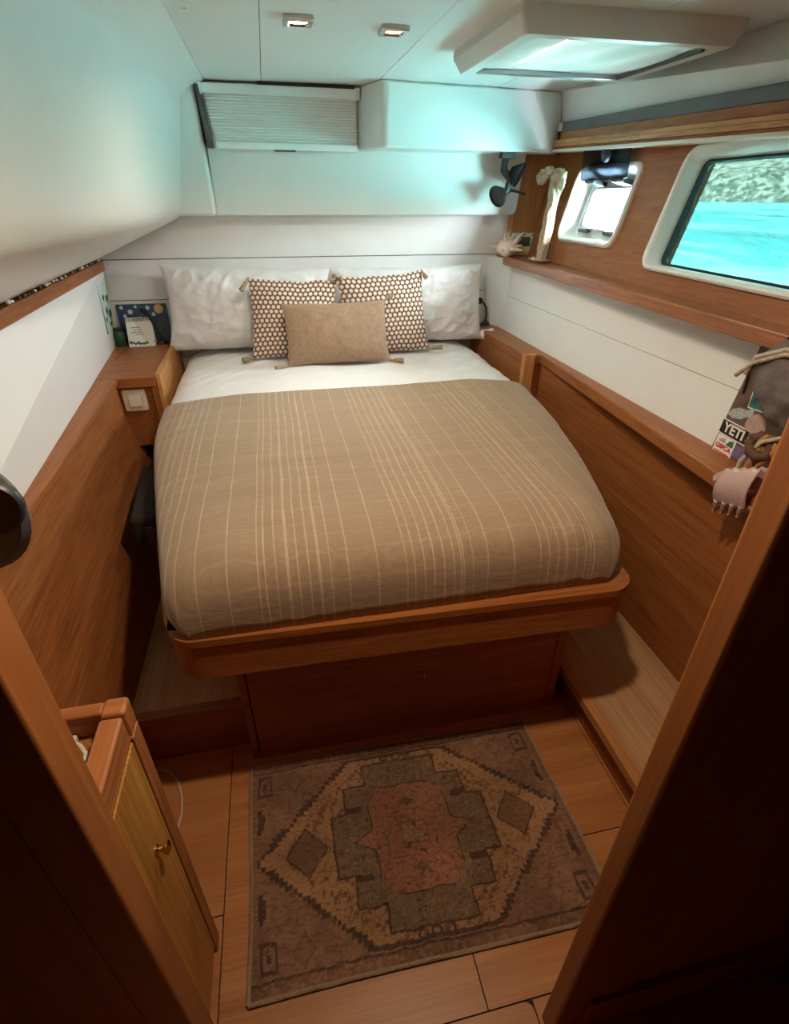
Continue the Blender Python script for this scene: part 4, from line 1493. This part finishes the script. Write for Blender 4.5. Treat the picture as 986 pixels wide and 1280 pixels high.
MB().grid(bag, 36, 30).build('bag', 'fabric_grey', cpn, smooth=180)
for dz in (0.0, 0.028):
    MB().tube([(1.165, 1.150 - dz, 1.222 + dz * 0.4), (1.156, 1.10, 1.268 + dz * 0.5), (1.160, 1.03, 1.305 + dz * 0.4), (1.17, 0.95, 1.318 + dz * 0.3)], 0.006, 8).build('drawstring', 'fabric_stripe', cpn, smooth=60)
MB().tube([(1.20, 1.04, 1.33), (1.205, 1.04, 1.318), (1.222, 1.04, 1.316)], 0.004, 8).build('hook', 'steel', cpn, smooth=60)

# scrunchie and lace band, claw clip on the ledge edge
sc = thing('scrunchie', (1.165, 1.03, 1.05), 'dark brown hair scrunchie looped over the gold lace band', 'scrunchie')
ctr = Vector((1.165, 1.004, 1.080))
b = MB()
ringp = [ctr + Vector((0.012 * math.sin(a), 0.030 * math.cos(a), 0.020 * math.sin(a) + 0.006 * math.cos(a))) for a in [2 * math.pi * k / 20 for k in range(21)]]
b.tube(ringp, [0.013 + 0.003 * math.sin(k * 2.4) for k in range(21)], 9)
b.build('ring', 'scrunchie', sc, smooth=180)
lb = thing('lace_band', (1.165, 1.0, ZR), 'gold and brown lace band standing on the ledge beside the claw clip', 'band')


def band(i, j):
    t = j
    c = Vector((1.178 - 0.012 * math.sin(3 * t), 1.03 - 0.055 * t, ZR + 0.001 + 0.15 * t))
    w = (i - 0.5) * (0.046 + 0.012 * math.sin(9 * t))
    return c + Vector((0.010 * math.sin(i * 9 + t * 5), -w, -w * 0.35))


MB().grid(band, 12, 24).build('band', 'gold_lace', lb, smooth=180, solid=0.006)
MB().tube([(1.170, 1.048, ZR + 0.002), (1.163, 1.04, ZR + 0.07), (1.16, 1.0, ZR + 0.14), (1.165, 0.955, ZR + 0.17)], [0.006, 0.007, 0.006, 0.005], 8).build('ribbon', 'fabric_stripe', lb, smooth=60)
cc = thing('claw_clip', (1.150, 1.01, ZR - 0.06), 'translucent pink hair claw clip gripping the edge of the ledge', 'hair clip')
for sgn in (-1, 1):
    b = MB()

    def jaw(i, j, sgn=sgn):
        t = j
        return Vector((1.149 + sgn * (0.010 + 0.016 * math.sin(math.pi * t)), 1.055 - 0.10 * i, ZR + 0.040 - 0.10 * t + 0.050 * i - 0.022 * i * t + 0.003 * math.sin(i * 25)))
    b.grid(jaw, 16, 10)
    b.build('jaw', 'clip_pink', cc, smooth=180, solid=0.004)
    for k in range(4):
        y = 1.045 - 0.026 * k
        MB().tube([(1.149 + sgn * 0.012, y, ZR - 0.052 + 0.0085 * k), (1.149 + sgn * 0.006, y + 0.004, ZR - 0.078 + 0.0085 * k), (1.149 - sgn * 0.004, y + 0.010, ZR - 0.092 + 0.0085 * k)], [0.008, 0.006, 0.003], 7).build('tooth', 'clip_pink', cc, smooth=60)
b = MB()
b.hexa([(1.135, 1.035, ZR + 0.03), (1.160, 1.035, ZR + 0.03), (1.160, 1.078, ZR - 0.012), (1.135, 1.078, ZR - 0.012)], [(1.138, 1.050, ZR + 0.045), (1.158, 1.050, ZR + 0.045), (1.158, 1.088, ZR + 0.005), (1.138, 1.088, ZR + 0.005)])
b.build('thumb_grip', 'clip_pink', cc, bevel=0.004)
MB().tube([(1.140, 1.03, ZR + 0.012), (1.158, 1.028, ZR + 0.012)], 0.008, 10).build('spring', 'steel', cc)

# ================================================================== LEFT CABINET BY THE DOORWAY
cb = thing('side_cabinet', (-0.48, 0.6, 0), 'narrow golden wood cabinet with a tray top beside the doorway', 'cabinet')
MB().box(-0.66, -0.318, 0.496, 0.668, 0.0, 0.848).build('body', 'wood_Z', cb, bevel=0.002)
MB().box(-0.66, -0.345, 0.646, 0.672, 0.848, 0.900).build('tray_rail', 'wood_X', cb, bevel=0.006, seg=3)
MB().box(-0.347, -0.309, 0.636, 0.675, 0.840, 0.902).build('corner_block', 'wood_X', cb, bevel=0.007, seg=3)
MB().box(-0.347, -0.311, 0.496, 0.6345, 0.846, 0.900).build('tray_rail', 'wood_Y', cb, bevel=0.006, seg=3)
MB().box(-0.318, -0.308, 0.634, 0.671, 0.0, 0.842).build('stile', 'wood_Z', cb, bevel=0.003)
MB().box(-0.318, -0.310, 0.496, 0.634, 0.845, 0.849).build('top_rail', 'wood_Y', cb)
dr = MB().box(-0.318, -0.309, 0.496, 0.630, 0.045, 0.838).build('door', 'cabinet_gold', cb, bevel=0.002)
MB().lathe([(0.009, 0.0), (0.009, 0.002), (0.005, 0.005), (0.005, 0.012), (0.011, 0.016), (0.012, 0.021), (0.008, 0.024), (0.0, 0.025)], (-0.309, 0.566, 0.622), (1, 0, 0), 18).build('knob', 'brass', dr, smooth=40)
ca = thing('charging_cable', (-0.42, 0.62, 0.848), 'white charging cable with plug lying in the cabinet tray', 'cable')
MB().tube([(-0.400, 0.636, 0.853), (-0.385, 0.628, 0.853), (-0.372, 0.610, 0.853), (-0.368, 0.585, 0.853), (-0.375, 0.55, 0.853)], 0.004, 8).build('cord', 'cable_white', ca, smooth=60)
MB().box(-0.418, -0.392, 0.627, 0.645, 0.8478, 0.862).build('plug', 'cable_white', ca, bevel=0.003)
fcb = MB().tube([(-0.56, 1.178, 0.003), (-0.52, 1.172, 0.003), (-0.49, 1.155, 0.003), (-0.462, 1.11, 0.003), (-0.447, 1.06, 0.003), (-0.442, 1.01, 0.003), (-0.449, 0.955, 0.003), (-0.47, 0.90, 0.003)], 0.003, 8).build('floor_cable', 'cable_white', smooth=60)
tag(fcb, 'thin pale cable curling over the floor in front of the step', 'cable')

# wall fan hub by the doorway
fn = thing('wall_fan', (-0.36, 0.6, 1.24), 'dark grey plastic folding fan mounted by the doorway above the cabinet', 'fan')
b = MB()
b.lathe([(0.0, -0.022), (0.045, -0.018), (0.066, -0.004), (0.068, 0.004), (0.060, 0.012), (0.0, 0.015)], (0, 0, 0), (0, -1, 0), 32)
b.v = [Vector((-0.372 + v.x * 0.95, 0.605 + v.y, 1.305 + v.z * 1.12)) for v in b.v]
b.build('housing', 'dark_grey', fn, smooth=40)
MB().lathe([(0.034, 0.0), (0.034, 0.008), (0.031, 0.012), (0.0, 0.0125)], (-0.338, 0.594, 1.318), (0.12, -1, 0.05), 28).build('pivot_disc', 'black_plastic', fn, smooth=40)
MB().lathe([(0.006, 0.010), (0.006, 0.015), (0.003, 0.0155), (0.0, 0.0145)], (-0.334, 0.594, 1.320), (0.12, -1, 0.05), 14).build('screw', 'chrome', fn, smooth=40)
MB().box(-0.40, -0.36, 0.484, 0.605, 1.29, 1.33).build('bracket', 'dark_grey', fn, bevel=0.004)

# dark bag wedged between bed and wall
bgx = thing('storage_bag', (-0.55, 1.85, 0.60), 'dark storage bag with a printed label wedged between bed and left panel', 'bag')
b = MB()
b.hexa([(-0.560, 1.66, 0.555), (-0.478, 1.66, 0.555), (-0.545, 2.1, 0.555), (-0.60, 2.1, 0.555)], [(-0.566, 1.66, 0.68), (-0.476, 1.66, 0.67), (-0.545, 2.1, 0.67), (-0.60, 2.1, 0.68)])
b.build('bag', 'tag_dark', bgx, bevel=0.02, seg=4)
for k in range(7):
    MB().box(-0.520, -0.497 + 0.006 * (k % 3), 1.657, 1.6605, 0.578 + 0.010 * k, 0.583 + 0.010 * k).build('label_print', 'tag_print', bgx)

# latch plate on the passage floor
lp = thing('floor_latch', (1.04, 0.31, 0), 'small metal latch plate on the floor by the partition', 'latch')
MB().box(1.015, 1.12, 0.285, 0.306, 0.0, 0.006).build('plate', 'steel', lp, bevel=0.001)
MB().box(1.03, 1.10, 0.288, 0.303, 0.006, 0.010).build('tongue', 'dark_grey', lp, bevel=0.001)

# ================================================================== RUG
RX0, RX1, RY0, RY1 = -0.232, 0.716, 0.505, 1.112
nx, ny = 420, 270
ii_, jj_ = np.meshgrid(np.arange(nx + 1), np.arange(ny + 1))
A = ii_ / nx
B = jj_ / ny
rs = np.random.RandomState(4)


def vnoise(fx, fy, seed):
    r = np.random.RandomState(seed).rand(fy + 2, fx + 2)
    x, y = A * fx, B * fy
    x0, y0 = x.astype(int), y.astype(int)
    tx, ty = x - x0, y - y0
    tx, ty = tx * tx * (3 - 2 * tx), ty * ty * (3 - 2 * ty)
    return (r[y0, x0] * (1 - tx) + r[y0, x0 + 1] * tx) * (1 - ty) + (r[y0 + 1, x0] * (1 - tx) + r[y0 + 1, x0 + 1] * tx) * ty


L_ = lambda *c: np.array(lin(*c)[:3])
img = np.empty((ny + 1, nx + 1, 3))
rust, dusk, tan, red, slate, brown, dark = L_(142, 106, 84), L_(124, 92, 74), L_(162, 122, 86), L_(144, 98, 76), L_(116, 92, 72), L_(120, 88, 68), L_(86, 66, 54)
fieldmix = vnoise(40, 26, 1)
img[:] = rust * (1 - fieldmix[..., None]) + dusk * fieldmix[..., None]
px, py = (A - 0.495) * 0.948, (B - 0.5) * 0.607          # metres from the centre
px = px + 0.006 * (vnoise(30, 20, 51) - 0.5) + 0.003 * (vnoise(80, 52, 53) - 0.5)
py = py + 0.006 * (vnoise(30, 20, 52) - 0.5) + 0.003 * (vnoise(80, 52, 54) - 0.5)
ax_, ay_ = np.abs(px), np.abs(py)
step = lambda v, s_: np.floor(v / s_) * s_


def paint(mask, c, n_=None, c2=None):
    if n_ is None:
        img[mask] = c
    else:
        k = n_[mask][:, None]
        img[mask] = c * (1 - k) + c2 * k


d_ = step(ax_, 0.012) / 0.455 + step(ay_, 0.012) / 0.400
dia = (d_ < 1) & (ay_ < 0.265)
edge = (d_ >= 0.955) & (d_ < 1.0) & (ay_ < 0.265)
inner = (d_ < 0.955) & (ay_ < 0.255)
paint(dia, dark)
n2 = vnoise(60, 40, 2)
paint(inner, tan, n2 * 0.45, rust)
# thin zig-zag line inside the pale band, and scattered sprigs
zz = np.abs(d_ - 0.80 - 0.03 * np.sign(np.sin(px * 120))) < 0.012
paint(inner & zz, brown)
sp = (vnoise(95, 62, 7) > 0.86) & inner
paint(sp, brown)
# side diamonds
for s_ in (-1, 1):
    q = np.abs(px - s_ * 0.315) / 0.058 + np.abs(py) / 0.062
    paint(q < 1.12, dark)
    paint(q < 1.0, brown, vnoise(70, 46, 9) * 0.6, slate)
# slate medallion: stepped lobes
med = ((ax_ < 0.115) & (ay_ < 0.232)) | ((ax_ < 0.185) & (ay_ < 0.165) & (ax_ > 0.05)) | ((ax_ < 0.232) & (ay_ < 0.082))
med &= ~((ax_ > 0.14) & (ay_ > 0.085) & (ay_ < 0.105))
medd = ((ax_ < 0.121) & (ay_ < 0.238)) | ((ax_ < 0.191) & (ay_ < 0.171) & (ax_ > 0.05)) | ((ax_ < 0.238) & (ay_ < 0.088))
paint(medd, dark)
n3 = vnoise(52, 34, 5)
paint(med, slate, np.clip(n3 * 0.9, 0, 1), L_(130, 106, 84))
paint(med & (vnoise(110, 70, 13) > 0.83), tan * 0.8)
# red heart
hr = ((ax_ < 0.118) & (ay_ < 0.150)) | ((ax_ / 0.175 + ay_ / 0.085) < 1.0)
hrd = ((ax_ < 0.123) & (ay_ < 0.155)) | ((ax_ / 0.183 + ay_ / 0.091) < 1.0)
cut = (ax_ + ay_ * 0.9 > 0.215) & (ax_ < 0.13)
paint(hrd & ~cut, dark)
n4 = vnoise(64, 42, 6)
paint(hr & ~cut, red, n4 * 0.7, L_(150, 104, 78))
paint((np.abs(ax_ - 0.035) < 0.003) & (ay_ < 0.03), brown)
paint((np.abs(ay_ - 0.030) < 0.003) & (ax_ < 0.035), brown)
paint((ax_ < 0.034) & (ay_ < 0.028) & (vnoise(120, 80, 17) > 0.55), L_(150, 118, 88))
for s_ in (-1, 1):
    q = np.abs(px) / 0.022 + np.abs(py - s_ * 0.095) / 0.016
    paint(q < 1.0, dark, n4, brown)
    # little palmettes at top and bottom of the pale field
    for k in (-1, 0, 1):
        q = ((px - k * 0.036) / 0.015) ** 2 + ((py - s_ * 0.248) / 0.012) ** 2
        paint((q < 1) & (q > 0.3), dark)
# corner hooks and border
for s_ in (-1, 1):
    for t_y in (-0.115, 0.115):
        qx, qy = (px * s_ - 0.438), py - t_y
        paint((np.abs(qx) < 0.020) & (np.abs(qy) < 0.042), tan * 0.72)
        paint((np.abs(qx) < 0.015) & (np.abs(qy) < 0.036), rust)
        paint((np.abs(qx - 0.006) < 0.006) & (np.abs(qy) < 0.036), dark)
        paint((np.abs(qx + 0.004) < 0.004) & (np.abs(qy) < 0.022), dark)
    for t_y in (-0.225, 0.225):
        qx, qy = (px * s_ - 0.425), py - t_y
        bx_ = np.maximum(np.abs(qx) / 0.022, np.abs(qy) / 0.034)
        paint((bx_ < 1) & (bx_ > 0.72), dark)
        paint(bx_ < 0.28, dark)
        qx = (px * s_ - 0.335)
        bx_ = np.abs(qx) / 0.03 + np.abs(qy) / 0.04
        paint((bx_ < 1) & (bx_ > 0.68), brown)
bord = (ay_ > 0.272)
paint(bord & (vnoise(120, 44, 21) > 0.52), brown)
paint((np.abs(ay_ - 0.272) < 0.003), dark)
paint((np.abs(ax_ - 0.466) < 0.002), brown)
lw = np.abs(vnoise(46, 30, 61) - 0.5) < 0.030
paint(lw & (vnoise(12, 8, 62) > 0.42), brown)
lw2 = np.abs(vnoise(70, 46, 63) - 0.5) < 0.022
paint(lw2 & med, dark)
paint((np.abs(d_ - 0.66) < 0.010) & inner & ~medd, brown)
# age: faded patches and thread noise
fade = 0.72 + 0.42 * vnoise(9, 6, 31)
thr = 0.80 + 0.40 * rs.rand(ny + 1, nx + 1)
blot = 1.0 - 0.30 * np.clip((vnoise(90, 150, 41) - 0.55) * 3, 0, 1)
img *= (1.28 * fade * thr * blot)[..., None]
img = np.clip(img, 0, 1)
RX = RX0 + (RX1 - RX0) * A + 0.004 * np.sin(B * 5)
RY = RY0 + (RY1 - RY0) * B + 0.006 * np.sin(A * 4 + 1) - 0.030 * (A - 0.15) * (1 - B) * 0
RZ = np.full_like(A, 0.0075) + 0.0012 * rs.rand(ny + 1, nx + 1)
co = np.stack([RX, RY, RZ], -1).reshape(-1, 3)
rug = thing('rug', (0.24, 0.8, 0), 'faded brown oriental rug with a medallion on the floor before the bed', 'rug')
me = bpy.data.meshes.new('pile')
c0 = np.array([0.24, 0.8, 0.0])
me.vertices.add(len(co))
me.vertices.foreach_set('co', (co - c0).ravel())
idx = (jj_[:-1, :-1] * (nx + 1) + ii_[:-1, :-1]).ravel()
quads = np.stack([idx, idx + 1, idx + nx + 2, idx + nx + 1], -1).astype(np.int32)
me.loops.add(quads.size)
me.loops.foreach_set('vertex_index', quads.ravel())
me.polygons.add(len(quads))
me.polygons.foreach_set('loop_start', np.arange(0, quads.size, 4, dtype=np.int32))
me.update(calc_edges=True)
cal_ = me.color_attributes.new('Col', 'FLOAT_COLOR', 'POINT')
rgba = np.concatenate([img.reshape(-1, 3), np.ones((len(co), 1))], 1).astype(np.float32)
cal_.data.foreach_set('color', rgba.ravel())
me.materials.append(M['rug'])
o = bpy.data.objects.new('pile', me)
COL.objects.link(o)
o.parent = rug
MB().box(RX0 + 0.003, RX1 - 0.003, RY0 + 0.005, RY1 - 0.008, 0.0002, 0.006).build('backing', 'tag_dark', rug)
loop = [(RX[0, i], RY[0, i]) for i in range(0, nx + 1, 6)] + [(RX[j, nx], RY[j, nx]) for j in range(0, ny + 1, 6)] + [(RX[ny, i], RY[ny, i]) for i in range(nx, -1, -6)] + [(RX[j, 0], RY[j, 0]) for j in range(ny, -1, -6)]
b = MB()
pth = []
for p in loop:
    if not pth or (Vector(p) - Vector(pth[-1][:2])).length > 0.002:
        pth.append((p[0], p[1], 0.0062))
b.tube(pth, 0.0058, 6)
b.build('bound_edge', 'rug_edge', rug, smooth=60)
